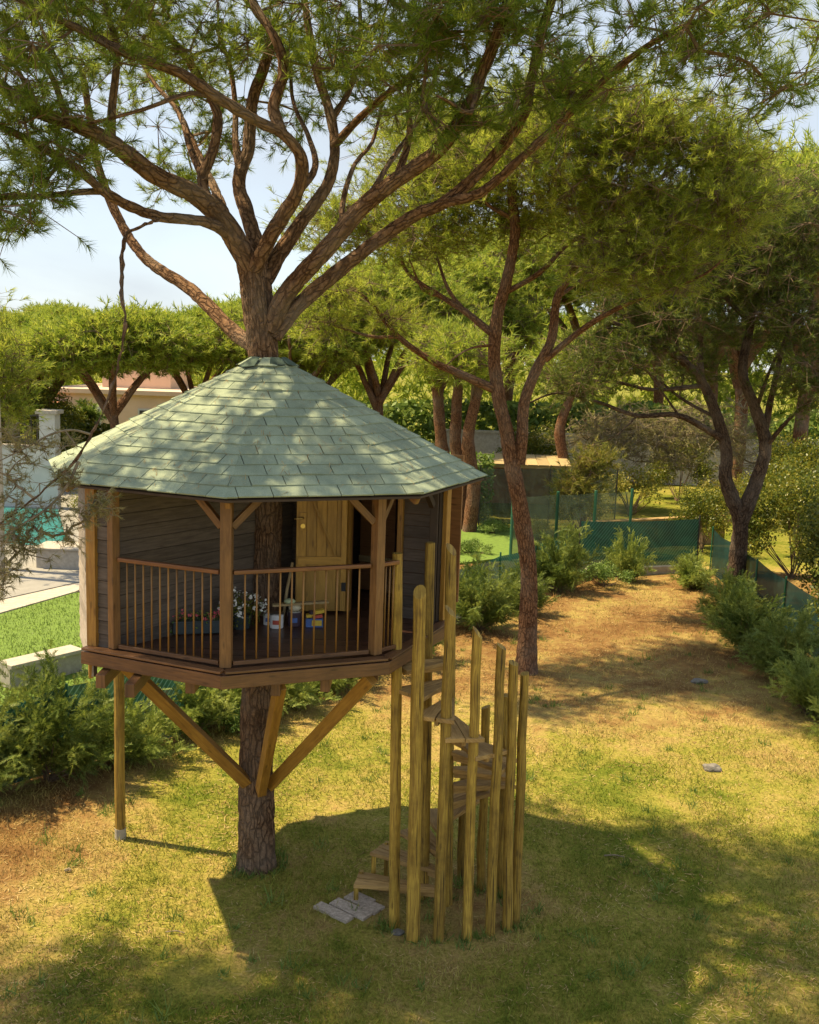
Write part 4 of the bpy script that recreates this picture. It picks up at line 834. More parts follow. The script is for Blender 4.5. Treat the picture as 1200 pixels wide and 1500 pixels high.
uB = umbrella('background_pine', 'bushy pine rising behind the roof with bare lower trunks', 'pines behind the neighbouring plot', 9.0, 4.0, 110, 5, M['needle3'], .04, .26, .62)
LB2 = 'bushy pine in the belt behind the neighbouring plot'
at_px(uB, 560, 395, 43, 8.8)
for px, py, Y, lb in ((470, 420, 46, 'bushy pine seen between the two right-hand limbs and the roof slope'), (650, 385, 50, 'bushy pine behind the three bare trunks'), (430, 440, 41, 'bushy pine directly behind the roof peak'), (760, 330, 56, 'tall pine behind the fork of the reddish pine'), (870, 330, 60, 'pine between the reddish pine and the dark pine, beyond the shed'), (980, 300, 62, 'pine behind the sweeping boughs of the dark pine'), (1110, 255, 46, 'bright pine top rising above the dark pine'), (1215, 235, 42, 'bright pine top reaching highest behind the dark pine'), (1060, 330, 66, 'farthest pine behind the fork of the dark pine')):
    c = copy_tree(uB); at_px(c, px, py, Y, 8.8, rng.uniform(0, 6.28), lb)
for i, (px, Y) in enumerate(((650, 35), (671, 34.5), (690, 34), (822, 41))):
    b = W(px, 700, Y); t = thing('bare_trunk', ['leaning bare pine trunk nearest the roof edge', 'thick bare pine trunk, the middle one of three behind the roof', 'bare pine trunk, the outer one of three behind the roof', 'bare pine trunk above the flat shed roof'][i], 'tree', (b[0], b[1], 0))
    limb_mesh(spline([(b[0], b[1], -.1), (b[0]+.1, b[1], 1.6), (b[0]-.15, b[1], 3.2), (b[0]-.1+.3*(i-1), b[1], 5.2)], .25), np.linspace(.26, .17, len(spline([(b[0], b[1], -.1), (b[0]+.1, b[1], 1.6), (b[0]-.15, b[1], 3.2), (b[0]-.1+.3*(i-1), b[1], 5.2)], .25))), 12, .02).build('trunk', M['bark_red'], t, smooth=True)
    foliage(t, [(b[0]-.1, b[1], 4.4)], [((b[0]-.1, b[1], 6.0), (1.5, 1.5, 1.), 45)], M['needle3'], M['twig'], m=8, rc=.4, nn=12, nl=.3, nw=.028, ltw=.25, tw=.01)

# ------------------------------------------------------------------ shrubs
def sprays(P, D, n, L, leaf_l, leaf_w):
    N = len(P); q = rng.normal(0, 1, (N, 3)); S = np.cross(D, q); S /= np.linalg.norm(S, axis=1)[:, None]+1e-9; Nn = np.cross(D, S)
    t = np.linspace(.05, 1, n)[None, :, None]; sg = np.where(np.arange(n) % 2, 1., -1.)[None, :, None]
    B = P[:, None]+D[:, None]*(t*L)-np.array([0, 0, 1.])*(t**2)*L*.18; ld = D[:, None]*.75+S[:, None]*sg*.75+rng.normal(0, .18, (N, n, 3)); ld /= np.linalg.norm(ld, axis=2, keepdims=True)
    wd = np.cross(ld, Nn[:, None]); tip = B+ld*leaf_l*(1.15-.6*t)*rng.uniform(.8, 1.2, (N, n, 1)); return np.stack([B-wd*leaf_w/2, B+wd*leaf_w/2, tip], 2).reshape(-1, 3)
def shrub(name, label, w, h, n, mat, group=None, kind='cypress', seed=0):
    root = thing(name, label, 'shrub', (0, 0, 0), group)
    if kind == 'cypress':
        nb = 46; az = rng.uniform(0, 6.283, nb); tilt = rng.beta(1.6, 1.6, nb)*1.25; ln = h*rng.uniform(.55, 1.15, nb)*(1-.25*np.sin(tilt)); per = n//nb
        hd_ = np.stack([np.cos(az), np.sin(az), np.zeros(nb)], 1); st = hd_*rng.uniform(0, .12*w, (nb, 1))
        f = lambda t: st[:, None]+hd_[:, None]*(np.sin(tilt)[:, None, None]*ln[:, None, None]*t*(.75+.35*t))*(w/h)*.85+np.array([0, 0, 1.])*(np.cos(tilt)[:, None, None]*ln[:, None, None]*t*(1.12-.14*t)+.05)
        t = (rng.random((nb, per, 1))**.7)*.85+.15; P = f(t); Dt = f(t+.03)-f(t); Dt /= np.linalg.norm(Dt, axis=2, keepdims=True)
        P = (P+rng.normal(0, .05, P.shape)).reshape(-1, 3); D = (Dt+rng.normal(0, .55, P.reshape(nb, per, 3).shape)).reshape(-1, 3); D /= np.linalg.norm(D, axis=1)[:, None]; P[:, 2] = np.abs(P[:, 2])+.02
        e = f(np.ones((nb, 1, 1))*.6)[:, 0]; Lc = e[:9]
    else:
        lob = rng.normal(0, 1, (14, 3)); lob /= np.linalg.norm(lob, axis=1)[:, None]; lob[:, 2] = np.abs(lob[:, 2]); Lc = lob*np.array([w*.4, w*.4, h*.5])*rng.uniform(.6, 1.1, (14, 1))+np.array([0, 0, h*.3]); k = rng.integers(0, 14, n)
        d = rng.normal(0, 1, (n, 3)); d /= np.linalg.norm(d, axis=1)[:, None]; P = Lc[k]+d*(rng.random((n, 1))**.5)*np.array([w*.17, w*.17, h*.17]); P[:, 2] = np.abs(P[:, 2])+.03; D = d
    if kind == 'cypress': V = sprays(P, D, 17, .21, .06, .014); fo = tri_mesh('foliage', V, mat, root)
    else: fo = tri_mesh('foliage', leaf_quads(np.repeat(P, 5, 0)+rng.normal(0, .05, (n*5, 3)), .085 if kind == 'broad' else .06), mat, root, k=4)
    tag(fo, kind='stuff')
    A = np.zeros((16, 3)); A[:, :2] = rng.normal(0, .05, (16, 2)); Bq = Lc[rng.integers(0, 9, 16)]+rng.normal(0, .1, (16, 3)); tri_mesh('stems', prisms(A, Bq, np.full(16, .018), np.full(16, .006)), M['twig'], root)
    return root
proto = dict(cy=shrub('cypress_shrub', 'x', 1.5, 1.6, 2600, M['cypress']), cy2=shrub('cypress_shrub', 'x', 1.5, 1.3, 2400, M['cypress2']), low=shrub('leafy_shrub', 'x', 1.5, .8, 700, M['fern'], kind='small'), dry=shrub('leafy_shrub', 'x', 1.6, 1.4, 700, M['yellowleaf'], kind='small'), br=shrub('broadleaf_bush', 'x', 3.2, 3.4, 2600, M['broad'], kind='broad'))
usedp = set()
def put(kind, x, y, s, label, cat='shrub', group=None, sz=None, z=None):
    o = proto[kind] if kind not in usedp else copy_tree(proto[kind]); usedp.add(kind)
    o.location = (x, y, gnd(x, y)-.02 if z is None else z); o.scale = (s, s, sz or s); o.rotation_euler = (0, 0, random.random()*6.28); tag(o, label, cat)
    if group: o['group'] = group
    return o
put('cy', -4.75, 13.15, 1.0, 'large feathery green cypress shrub left of the tree house by the fence'); put('cy2', -3.95, 13.75, .8, 'pale feathery cypress shrub just behind the outer support post')
put('cy', -5.6, 12.75, .95, 'feathery cypress shrub at the near end of the left fence')
gl = 'low shrubs along the fence behind the tree house'; LS = 'light green shrub in the row behind the tree house supports'
for x, y, s, lb in ((-3.2, 14.9, .75, 'light green shrub between the outer support post and the sloping brace'), (-2.6, 15.6, .8, 'light green shrub framed under the left sloping brace'), (-1.95, 16.35, .75, 'light green shrub just left of the big pine trunk, by the fence'), (-1.2, 17.3, .7, 'light green shrub between the big trunk and the middle brace')): put('cy2', x, y, s, lb, group=gl)
put('low', -2.35, 15.15, .7, 'low broad-leaved plant at the foot of the shrub row'); put('low', -.6, 18.2, .9, 'low leafy shrub between the braces and the stair along the fence')
put('cy', .1, 19.2, .8, 'dark shrub by the fence behind the tree house deck corner'); put('cy', 1.55, 21.6, .95, 'dark green cypress bush just left of the reddish pine trunk'); put('cy', 2.65, 23.1, .7, 'small dark cypress bush by the fence right of the reddish pine')
put('cy', 3.95, 25.6, .85, 'upright cypress shrub near the corner of the green fence', sz=1.05); put('low', 5.15, 26.3, .95, 'low spreading pale green bush before the end fence'); put('cy2', 5.9, 27.2, .62, 'thin young cypress before the end fence', sz=1.0)
put('cy2', 7.55, 26.6, .7, 'pale shrub at the foot of the dark pine'); put('cy', 6.95, 20.4, .9, 'large cypress shrub before the dark pine'); put('cy', 7.2, 18.7, .85, 'cypress shrub beside the right fence, middle of three'); put('cy2', 6.95, 16.9, .8, 'pale cypress shrub nearest the bare lawn at the right fence'); put('cy2', 7.05, 15.4, .75, 'pale cypress shrub at the near end of the right fence'); put('cy', 7.4, 22.7, .8, 'cypress shrub under the dark pine beside the trunk')
put('br', 10.6, 24.5, 1.0, 'tall dark broadleaf bush behind the right fence'); put('br', 9.55, 19.6, .95, 'leafy bush hanging over the right fence'); put('br', 10.9, 28.5, 1.05, 'dense broadleaf bush behind the dark pine'); put('br', 12.6, 32.5, 1.1, 'tall broadleaf bush at the back beside the grey wall'); put('br', 9.3, 32.0, .75, 'rounded dark bush behind the end fence')
put('dry', 8.6, 39.5, 1.7, 'tall loose yellow-green bush before the olive thicket'); put('br', 5.3, 44, 1.1, 'green bush between the shed and the grey wall'); put('dry', 12.2, 38.5, 1.6, 'yellow-green bush between the dark pine and the thicket'); put('br', 14.2, 37.5, 1.25, 'broad dark bush right of the dark pine, before the grey wall'); put('br', 11.6, 44.0, 1.0, 'leafy bush close against the grey wall'); put('dry', 7.2, 31.0, .9, 'yellowish shrub behind the end fence'); put('dry', 9.9, 17.5, 1.1, 'yellow-green shrub behind the near part of the right fence'); put('dry', 6.0, 35.5, 1.3, 'yellow-green bush beside the round clipped tree')
for x, y, s, lb in ((1.9, 30.0, .75, 'small garden shrub at the left end of the neighbouring lawn'), (2.9, 33.8, .8, 'garden shrub before the thin green net'), (4.3, 32.6, .7, 'yellowish plant in the flower bed behind the second fence')): put('low' if x < 3 else 'dry', x, y, s, lb)

# ------------------------------------------------------------------ fences
def fence(name, label, pts, h, mat, postm, spacing, wobble=.03, ph=.12, pr=.022, lean=0.):
    pts = [np.array(p, float) for p in pts]; root = thing(name, label, 'fence', (pts[0][0], pts[0][1], 0))
    for a, b in zip(pts[:-1], pts[1:]):
        L = np.linalg.norm(b-a); n = max(1, round(L/spacing)); d = (b-a)/L; nr = np.array([-d[1], d[0]])
        for i in range(n+1):
            p = a+(b-a)*i/n; ln = rng.normal(0, lean, 2)
            MB().tube([(p[0], p[1], -.1), (p[0]+ln[0], p[1]+ln[1], h+ph*rng.uniform(.3, 1))], pr, 8).build('fence_post', postm, root)
            if i == n: break
            q = a+(b-a)*(i+1)/n; m = MB(); nu, nv = 12, 5; vs, fs, uv = [], [], []
            for v_ in range(nv+1):
                for u in range(nu+1):
                    s = u/nu; z = .03+(h-.03-.04*math.sin(math.pi*s))*v_/nv; w = p+(q-p)*s+nr*(.03+wobble*mnoise.noise(Vector((p[0]+s*3, p[1], z*2)))*math.sin(math.pi*s)); vs.append((w[0], w[1], z))
            for v_ in range(nv):
                for u in range(nu):
                    k = v_*(nu+1)+u; fs.append((k, k+1, k+nu+2, k+nu+1)); uv.append([(L/n*(u+du)/nu, h*(v_+dv)/nv) for du, dv in ((0, 0), (1, 0), (1, 1), (0, 1))])
            m.add(vs, fs, uv); m.build('net_panel', mat, root, smooth=True)
    return root
fence('net_fence', 'green shade-net fence running behind the tree house along the lawn', [(-7.2, 10.6), (-3.3, 14.9), (1.0, 22.0), (4.6, 27.6)], 1.2, M['net'], M['greenmetal'], 2.2, .06, lean=.03)
fence('end_fence', 'dark green mesh fence closing the far end of the lawn', [(4.7, 27.75), (8.3, 28.9)], 1.5, M['net'], M['black'], 3.7, .1, lean=.02)
fence('right_fence', 'teal net fence behind the cypress shrubs on the right', [(8.6, 28.6), (8.3, 22.0), (8.4, 14.0)], 1.25, M['net_plain'], M['greenmetal'], 2.6, .05)
fence('second_fence', 'tall see-through net fence enclosing the neighbouring plot', [(2.4, 35.0), (7.4, 36.5)], 2.1, M['net_thin'], M['black'], 2.5, .12)
fence('wire_fence', 'row of taller bright green posts with see-through net beyond the garden', [(3.0, 29.5), (4.4, 30.2), (6.9, 31.6)], 1.9, M['net_thin'], M['greenmetal'], 1.9, .05, pr=.045)
kb = MB().beam((4.9, 27.6, .09), (8.2, 28.65, .09), .16, .26).build('kerb', M['concrete'], loc=(6.5, 28.1, 0), bevel=.01); tag(kb, 'low concrete kerb under the end fence', 'kerb')
kb = MB().beam((-.6, 19.5, .05), (4.5, 27.3, .05), .12, .14).build('kerb', M['concrete'], loc=(2, 23.4, 0), bevel=.01); tag(kb, 'concrete edging along the foot of the long net fence', 'kerb')

# ------------------------------------------------------------------ neighbouring gardens
def sheet(name, poly, z, mat): return tag(MB().prism([np.array(p[:2]) for p in poly], z-.05, z).build(name, mat, loc=(0, 0, 0)), kind='structure')
sheet('lawn', [(-5.2, 14.0), (-3.6, 15.6), (-3.0, 20.0), (-5.0, 24.0), (-9.5, 19.2)], .012, M['turf']) if False else None
sheet('lawn', [G(-160, 1060), G(-10, 1080), G(200, 1030), G(290, 985), G(300, 860), G(110, 872), G(-160, 950)], .06, M['turf'])
sheet('path', [G(-160, 948), G(112, 870), G(140, 852), G(-160, 920)], .068, M['stone'])
sheet('terrace', [G(-160, 918), G(142, 850), G(200, 780), G(180, 720), G(-200, 700)], .064, M['paving'])
sheet('pool', [G(-30, 742), G(85, 748), G(100, 805), G(-60, 795)], .072, M['water'])
sheet('neighbour_lawn', [G(655, 830), G(800, 812), G(810, 780), G(680, 770), G(600, 800)], .06, M['turf'])
# pool coping
tag(MB().beam(G(-60, 802), G(104, 811), .35, .1).build('pool_coping', M['stone'], loc=G(20, 806)), 'pale stone coping along the near side of the pool', 'coping')
tag(MB().beam(G(-30, 738), G(88, 743), .35, .1).build('pool_coping', M['stone'], loc=G(20, 740)), 'pale stone coping along the far side of the pool', 'coping')
pc = G(100, 832); pbx = thing('planter', 'plain beige planter box on the terrace behind the house corner', 'planter', pc)
MB().prism([pc[:2]+np.array(d) for d in ((-.7, -.4), (1.1, -.4), (1.1, .5), (-.7, .5))], 0, .55).build('planter_wall', M['stone'], pbx, bevel=.02); MB().prism([pc[:2]+np.array(d) for d in ((-.76, -.46), (1.16, -.46), (1.16, .56), (-.76, .56))], .55, .6).build('planter_rim', M['stone'], pbx, bevel=.01)
lw = thing('low_wall', 'low white block wall with pebbled cap beyond the cypress shrubs', 'wall', G(60, 985)); a, b = G(8, 1012), G(114, 985)
MB().beam(a*np.array([1, 1, 0])+np.array([0, 0, .2]), b*np.array([1, 1, 0])+np.array([0, 0, .2]), .3, .42).build('wall_body', M['stone'], lw); MB().beam(a*np.array([1, 1, 0])+np.array([0, 0, .445]), b*np.array([1, 1, 0])+np.array([0, 0, .445]), .42, .07).build('wall_cap', M['stone'], lw, bevel=.01)
# white terrace wall with railing and pillar
YW = 36.; tw_ = thing('terrace_wall', 'white rendered terrace wall with iron railing and capped pillar', 'wall', W(60, 700, YW)*np.array([1, 1, 0]))
xl, xr = W(-120, 650, YW)[0], W(86, 650, YW)[0]; zt = W(40, 655, YW)[2]
MB().beam((xl, YW, zt/2), (xr, YW, zt/2), .3, zt).build('wall_body', M['white'], tw_); MB().beam((xl, YW, zt+.04), (xr-.7, YW, zt+.04), .42, .08).build('wall_cap', M['stone'], tw_)
xp = W(74, 640, YW)[0]; zp = W(74, 606, YW)[2]; MB().beam((xp, YW-.05, zt-.6), (xp, YW-.05, zp), .55, .55, up=(0, 1, 0)).build('pillar', M['white'], tw_); MB().prism([(xp-.38, YW-.43), (xp+.38, YW-.43), (xp+.38, YW+.33), (xp-.38, YW+.33)], zp, zp+.14).build('pillar_cap', M['stone'], tw_, bevel=.02)
zr = W(40, 608, YW)[2]; MB().beam((xl, YW, zr), (xp-.3, YW, zr), .05, .06).build('top_rail', M['black'], tw_); MB().beam((xl, YW, zt+.2), (xp-.3, YW, zt+.2), .04, .04).build('lower_rail', M['black'], tw_)
x = xp-.45
while x > xl: MB().tube([(x, YW, zt+.1), (x, YW, zr)], .02, 6).build('railing_bar', M['black'], tw_); x -= .22
# pink house behind
YH = 58.; ph = thing('pink_house', 'low pink rendered house half hidden behind the umbrella pines', 'house', (-16, YH, 0)); zh = W(160, 577, YH)[2]
hx0, hx1 = W(78, 590, YH)[0], W(330, 590, YH)[0]
MB().prism([(hx0, YH), (hx1, YH), (hx1, YH+9), (hx0, YH+9)], 0, zh).build('wall', M['pink'], ph); MB().prism([(hx0-.3, YH-.3), (hx1+.3, YH-.3), (hx1+.3, YH+9.3), (hx0-.3, YH+9.3)], zh, zh+.25).build('parapet', M['pink'], ph)
u0, u1 = W(150, 560, YH+3)[0], W(250, 560, YH+3)[0]; MB().prism([(u0, YH+3), (u1, YH+3), (u1, YH+8), (u0, YH+8)], zh+.25, zh+1.5).build('upper_wall', M['pink'], ph)
e0 = W(68, 580, YH-1)[0]; MB().prism([(e0, YH-1.5), (hx0+.8, YH-1.5), (hx0+.8, YH+1), (e0, YH+1)], zh-.75, zh-.5).build('porch_roof', M['terracotta'], ph)
for px0, px1 in ((134, 146), (87, 100), (205, 222)):
    a, b = W(px0, 600, YH)[0], W(px1, 600, YH)[0]; f = MB().prism([(a-.1, YH-.06), (b+.1, YH-.06), (b+.1, YH+.02), (a-.1, YH+.02)], .5, 2.35).build('door_frame', M['white'], ph); MB().prism([(a, YH-.09), (b, YH-.09), (b, YH-.05), (a, YH-.05)], .55, 2.25).build('pane', M['black'], f)
# dwarf palm and hedges before it
pp = W(130, 600, 50)*np.array([1, 1, 0]); pt = thing('palm', 'small fan palm before the pink house', 'palm', pp); MB().tube([pp+np.array([0, 0, -.1]), pp+np.array([.1, 0, 1.3]), pp+np.array([0, 0, 2.2])], [.2, .22, .26], 10, wob=.05).build('trunk', M['bark'], pt)
P = np.repeat((pp+np.array([0, 0, 2.3]))[None], 26, 0); D = rng.normal(0, 1, (26, 3)); D[:, 2] = np.abs(D[:, 2])*.7; D /= np.linalg.norm(D, axis=1)[:, None]; tag(tri_mesh('fronds', sprays(P, D, 40, 1.1, .45, .06), M['fern'], pt), kind='stuff')
hd = thing('hedge', 'dark clipped hedge before the pink house', 'hedge', W(150, 630, 47)*np.array([1, 1, 0])); a, b = W(84, 640, 47), W(200, 640, 47); n = 3500
P = np.stack([rng.uniform(a[0], b[0], n), 47+rng.uniform(-.5, .5, n), rng.uniform(.1, W(150, 622, 47)[2], n)], 1); tag(tri_mesh('foliage', leaf_quads(P, .22), M['broad'], hd, k=4), kind='stuff')
for x, y, s, k, lb in ((W(45, 600, 43)[0], 43, 1.5, 'br', 'bushy green tree behind the iron railing'), (W(100, 600, 49)[0], 49, 1.1, 'br', 'green bush between the pillar and the pink house'), (W(20, 700, 27)[0], 33.8, 1.0, 'dry', 'yellow-green shrub by the pool'), (W(70, 700, 27)[0]-.8, 34.4, .9, 'low', 'low plant between the pool and the white wall')): put(k, x, y, s, lb)
# near umbrella twig at the left edge: pine standing by the terrace
lp_ = W(-5, 560, 26); pine('pine_tree', 'pine with dark green sprays at the left edge above the terrace railing', (lp_[0]-1, 26, 0), [([(lp_[0]-1, 26, -.1), (lp_[0]-.9, 26, 3), (lp_[0]-.6, 26, 6)], .16, .09)], [(W(5, 540, 26), (.7, .8, .8), 40), (W(20, 600, 26), (.35, .5, .7), 20), (W(-40, 480, 26), (1.2, 1, .8), 30)], M['bark'], M['needle2'], step=.2, m=9, nn=14, nl=.2, nw=.02, ltw=.2)
wpst = W(1, 700, 25); tag(MB().tube([(wpst[0]-.06, 25, -.05), (wpst[0]-.04, 25, 2.6), (wpst[0]-.07, 25, 5.)], [.11, .1, .09], 12).build('pale_post', M['stone'], loc=(wpst[0], 25, 0)), 'pale slender post at the left edge of the terrace', 'post')
# shed, grey wall, clipped tree
YS = 38.; sh = thing('shed', 'open shed with flat weathered board roof behind the net fence', 'shed', W(770, 700, YS)*np.array([1, 1, 0])); x0, x1 = W(690, 680, YS)[0], W(838, 680, YS)[0]; zs = W(770, 686, YS)[2]
MB().prism([(x0, YS), (x1, YS), (x1+.4, YS+4), (x0+.3, YS+4)], zs, zs+.12).build('roof', M['plank'], sh)
for i in range(9):
    xa = x0+(x1-x0)*i/9; MB().prism([(xa+.02, YS-.1), (xa+(x1-x0)/9-.02, YS-.1), (xa+(x1-x0)/9+.33, YS+4.05), (xa+.35, YS+4.05)], zs+.122, zs+.15).build('roof_board', M['plank'], sh)
for x in (x0+.2, (x0+x1)/2, x1-.2): MB().beam((x, YS+.15, 0), (x, YS+.15, zs), .12, .12, up=(0, 1, 0)).build('post', M['dark_shade_wood'], sh)
MB().prism([(x0+.3, YS+3.4), (x1-.2, YS+3.4), (x1-.2, YS+3.5), (x0+.3, YS+3.5)], 0, zs).build('back_wall', M['terracotta'], sh)
YG = 50.; gw = thing('grey_wall', 'long pale grey boundary wall in shade behind the shrubs', 'wall', (9, YG, 0)); x0, x1 = W(640, 650, YG)[0], W(1240, 650, YG)[0]; zg = W(900, 640, YG)[2]
MB().beam((x0, YG, zg/2), (x1, YG, zg/2), .3, zg).build('wall_body', M['stone'], gw); MB().beam((x0, YG, zg+.05), (x1, YG, zg+.05), .45, .1).build('wall_cap', M['concrete'], gw)
bw_ = thing('brown_wall', 'low ochre retaining wall behind the end fence', 'wall', (7.5, 33, 0)); MB().beam((5.6, 32.3, .3), (10.5, 33.9, .45), .3, .95).build('wall_body', M['ochre'], bw_)
rt = W(845, 720, 33.5); pine('round_tree', 'small rounded yellow-green pine between the two net fences', (rt[0], 33.5, 0), [([(rt[0]+.2, 33.5, -.1), (rt[0]+.25, 33.5, .7), (rt[0], 33.5, 1.6)], .13, .07)], [((rt[0], 33.5, rt[2]+.1), (.85, .8, .95), 75), (W(870, 670, 33.5), (.7, .6, .6), 30)], M['bark_red'], M['yellowleaf'], step=.2, m=9, nn=14, nl=.2, nw=.022, rc=.22, ltw=.18)
# grey-olive thicket with bare twigs
tk = thing('thicket', 'dull olive thicket with bare hanging twigs before the grey wall', 'thicket', (10.5, 41, 0)); c = [(W(930, 640, 41), (1.9, .8, 1.3), 110), (W(1010, 640, 41), (1.7, .8, 1.5), 100), (W(865, 640, 42), (1.3, .8, 1.1), 60), (W(1090, 640, 41), (1.5, .8, 1.5), 60)]
foliage(tk, [(10.5, 41, .2), (9, 41, .2), (12, 41, .2), (10.5, 41, 3.4), (8, 41, 2.6), (12, 41, 3.6)], c, M['needle_dull'], M['deadtwig'], m=8, rc=.4, nn=7, nl=.22, nw=.018, ltw=.25, tw=.011, upb=-.5)

# far wood closing the view
n = 16000; fx = rng.uniform(-75, 75, n); fy = rng.uniform(66, 84, n); top = 5.2+3.2*(fx > -3)+1.3*np.array([mnoise.noise(Vector((x*.16, y*.16, 1.))) for x, y in zip(fx, fy)])+1.2*np.array([mnoise.noise(Vector((x*.5, y*.5, 5.))) for x, y in zip(fx, fy)])
P = np.stack([fx, fy, top*(1-rng.random(n)**2.2)], 1); D = rng.normal(0, .5, (n, 3))+np.array([0, -.2, .9]); D /= np.linalg.norm(D, axis=1)[:, None]
tag(tri_mesh('far_wood', needles(P, D, 13, .75, .13, .6), M['needle3']), 'unbroken belt of bright green trees closing the far view', 'wood', kind='stuff')
n = 9000; fx = rng.uniform(-3, 22, n); fy = rng.uniform(52, 54, n); top = 3.6+1.2*np.array([mnoise.noise(Vector((x*.3, 2., 1.))) for x in fx])
P = np.stack([fx, fy, top*rng.random(n)**.8], 1); hg = thing('hedge', 'tall green hedge behind the pale grey boundary wall', 'hedge', (9, 53, 0)); tag(tri_mesh('foliage', leaf_quads(P, .4), M['fern'], hg, k=4), kind='stuff')
n = 5000; P = np.stack([rng.uniform(-2.6, 3.0, n), rng.uniform(36.5, 37.6, n), 2.4*rng.random(n)**.8], 1); hg = thing('hedge', 'green hedge under the three bare pine trunks', 'hedge', (0, 37, 0)); tag(tri_mesh('foliage', leaf_quads(P, .2), M['fern'], hg, k=4), kind='stuff')

# ------------------------------------------------------------------ small things on the lawn
pd = np.array([.62, -.78]); pe = np.array([.78, .62])*.9; pc = G(515, 1327)[:2]
for i, (a, b, w, h) in enumerate(((-.02, .17, .30, .19), (.20, .12, .21, .19), (.04, -.06, .48, .16), (-.06, -.24, .46, .13))):
    c = pc+np.array([.80, -.60])*a*.95+np.array([.60, .80])*b*.95; u = np.array([.80, -.60]); v_ = np.array([.60, .80]); z = gnd(*c)
    t = MB().prism([c+u*(-w/2)+v_*(-h/2), c+u*(w/2)+v_*(-h/2), c+u*(w/2)+v_*(h/2), c+u*(-w/2)+v_*(h/2)], z-.03, z+.022+.004*i).build('paving_slab', M['paver'], loc=(c[0], c[1], z), bevel=.006)
    tag(t, ['squarish rough paver farthest from the stair poles', 'small rough paver touching the stair foot', 'long middle paver of the set before the stairs', 'narrow outer paver of the set before the stairs'][i], 'paver')
def rock(p, s, label, seed):
    bm = bmesh.new(); bmesh.ops.create_icosphere(bm, subdivisions=3, radius=1)
    for v_ in bm.verts: k = 1+.28*mnoise.noise(v_.co*1.3+Vector((seed, 0, 0)))+.1*mnoise.noise(v_.co*4+Vector((seed, 0, 0))); v_.co = Vector((v_.co.x*s[0]*k, v_.co.y*s[1]*k, v_.co.z*s[2]*k))
    me = bpy.data.meshes.new('rock'); bm.to_mesh(me); bm.free(); o = link('rock', me, M['rock'], loc=(p[0], p[1], gnd(p[0], p[1])+s[2]*.45)); tag(o, label, 'rock')
rock(G(1043, 1128), (.14, .1, .06), 'dark flat rock lying alone in the shaded lawn', 3); rock(G(1024, 1001), (.16, .1, .05), 'flat stone in the brown litter near the right shrubs', 9)
rock(G(583, 1366), (.07, .05, .03), 'small pale stone at the foot of the stair pole', 14)
def stick(px, py, dx, dy, r, label):
    a = G(px, py)+np.array([0, 0, .02]); b = a+np.array([dx, dy, .01]); a[2] += gnd(a[0], a[1]); b[2] += gnd(b[0], b[1])
    tag(MB().tube([a, (a+b)/2+np.array([.01, .02, .008]), b], [r, r*.9, r*.6], 6).build('stick', M['deadtwig'], loc=a), label, 'stick')
stick(885, 1254, .24, -.03, .011, 'pale twig lying in the middle of the shaded lawn'); stick(242, 1367, .2, -.02, .008, 'short twig in the grass before the pine trunk'); stick(95, 1278, .07, 0, .02, 'white chip lying on the bare brown earth')
# grass
def inside(x, y):
    lx = np.where(y < 14.9, -7.2+(y-10.6)*(3.9/4.3), np.where(y < 22, -3.3+(y-14.9)*(4.3/7.1), 1.+(y-22)*(3.6/5.6)))
    return (x > np.maximum(lx, -7)+.15) & (x < 8.2)
N = 420000; yy = 6.5+(27.5-6.5)*rng.random(N)**1.9; xx = (rng.random(N)*2-1)*(.46*yy+1.2); ok = inside(xx, yy); xx, yy = xx[ok], yy[ok]
dens = np.array([mnoise.noise(Vector((x*1.1, y*1.1, 3.3))) for x, y in zip(xx, yy)])+.25*rng.normal(0, 1, len(xx)); kp = (dens > -.18-.0*yy) & ~((yy > 16) & (rng.random(len(xx)) < .5)) & ~((np.hypot(xx-.3, yy-10.2) < 1.0) & (rng.random(len(xx)) < .75)); xx, yy = xx[kp], yy[kp]
zz = np.array([gnd(x, y) for x, y in zip(xx, yy)]); n = len(xx); B = np.stack([xx, yy, zz-.004], 1); an = rng.uniform(0, 6.283, n); hgt = rng.gamma(4., .0085, n)*(1+.02*yy); ln = rng.normal(0, .6, (n, 2))*hgt[:, None]
wd = np.stack([np.cos(an), np.sin(an), np.zeros(n)], 1)*(.0028+.00028*yy)[:, None]; T = B+np.concatenate([ln, hgt[:, None]], 1)
tag(tri_mesh('grass', np.stack([B-wd, B+wd, T], 1).reshape(-1, 3), M['blade']), 'short patchy grass blades scattered over the dry lawn', 'grass', kind='stuff')

def scatter(n, ylo, yhi, pw):
    y = ylo+(yhi-ylo)*rng.random(n)**pw; x = (rng.random(n)*2-1)*(.46*y+1.2); k = inside(x, y); return x[k], y[k]
x, y = scatter(60000, 6.5, 27, 1.6); kp = np.array([mnoise.noise(Vector((a*.8, b*.8, 9.))) for a, b in zip(x, y)])+.3*rng.normal(0, 1, len(x))+.12*(y > 15)+.2*(x < -3) > .12; x, y = x[kp], y[kp]; n = len(x)
B = np.stack([x, y, np.array([gnd(a, b) for a, b in zip(x, y)])+rng.uniform(.006, .02, n)], 1); an = rng.uniform(0, 6.28, n); d = np.stack([np.cos(an), np.sin(an), rng.normal(0, .12, n)], 1)*rng.uniform(.05, .11, (n, 1)); w = np.stack([-np.sin(an), np.cos(an), np.zeros(n)], 1)*(.003+.0002*y)[:, None]
tag(tri_mesh('needle_litter', np.stack([B-w, B+w, B+d], 1).reshape(-1, 3), M['litter']), 'dry brown pine needles strewn over the lawn', 'needle litter', kind='stuff')
x, y = scatter(260, 7.5, 22, 1.3); bx2, by2 = [], []
for (b, t_, r, c_) in poles: bx2 += [b[0]+rng.normal(0, .07) for _ in range(2)]; by2 += [b[1]+rng.normal(0, .06)-.04 for _ in range(2)]
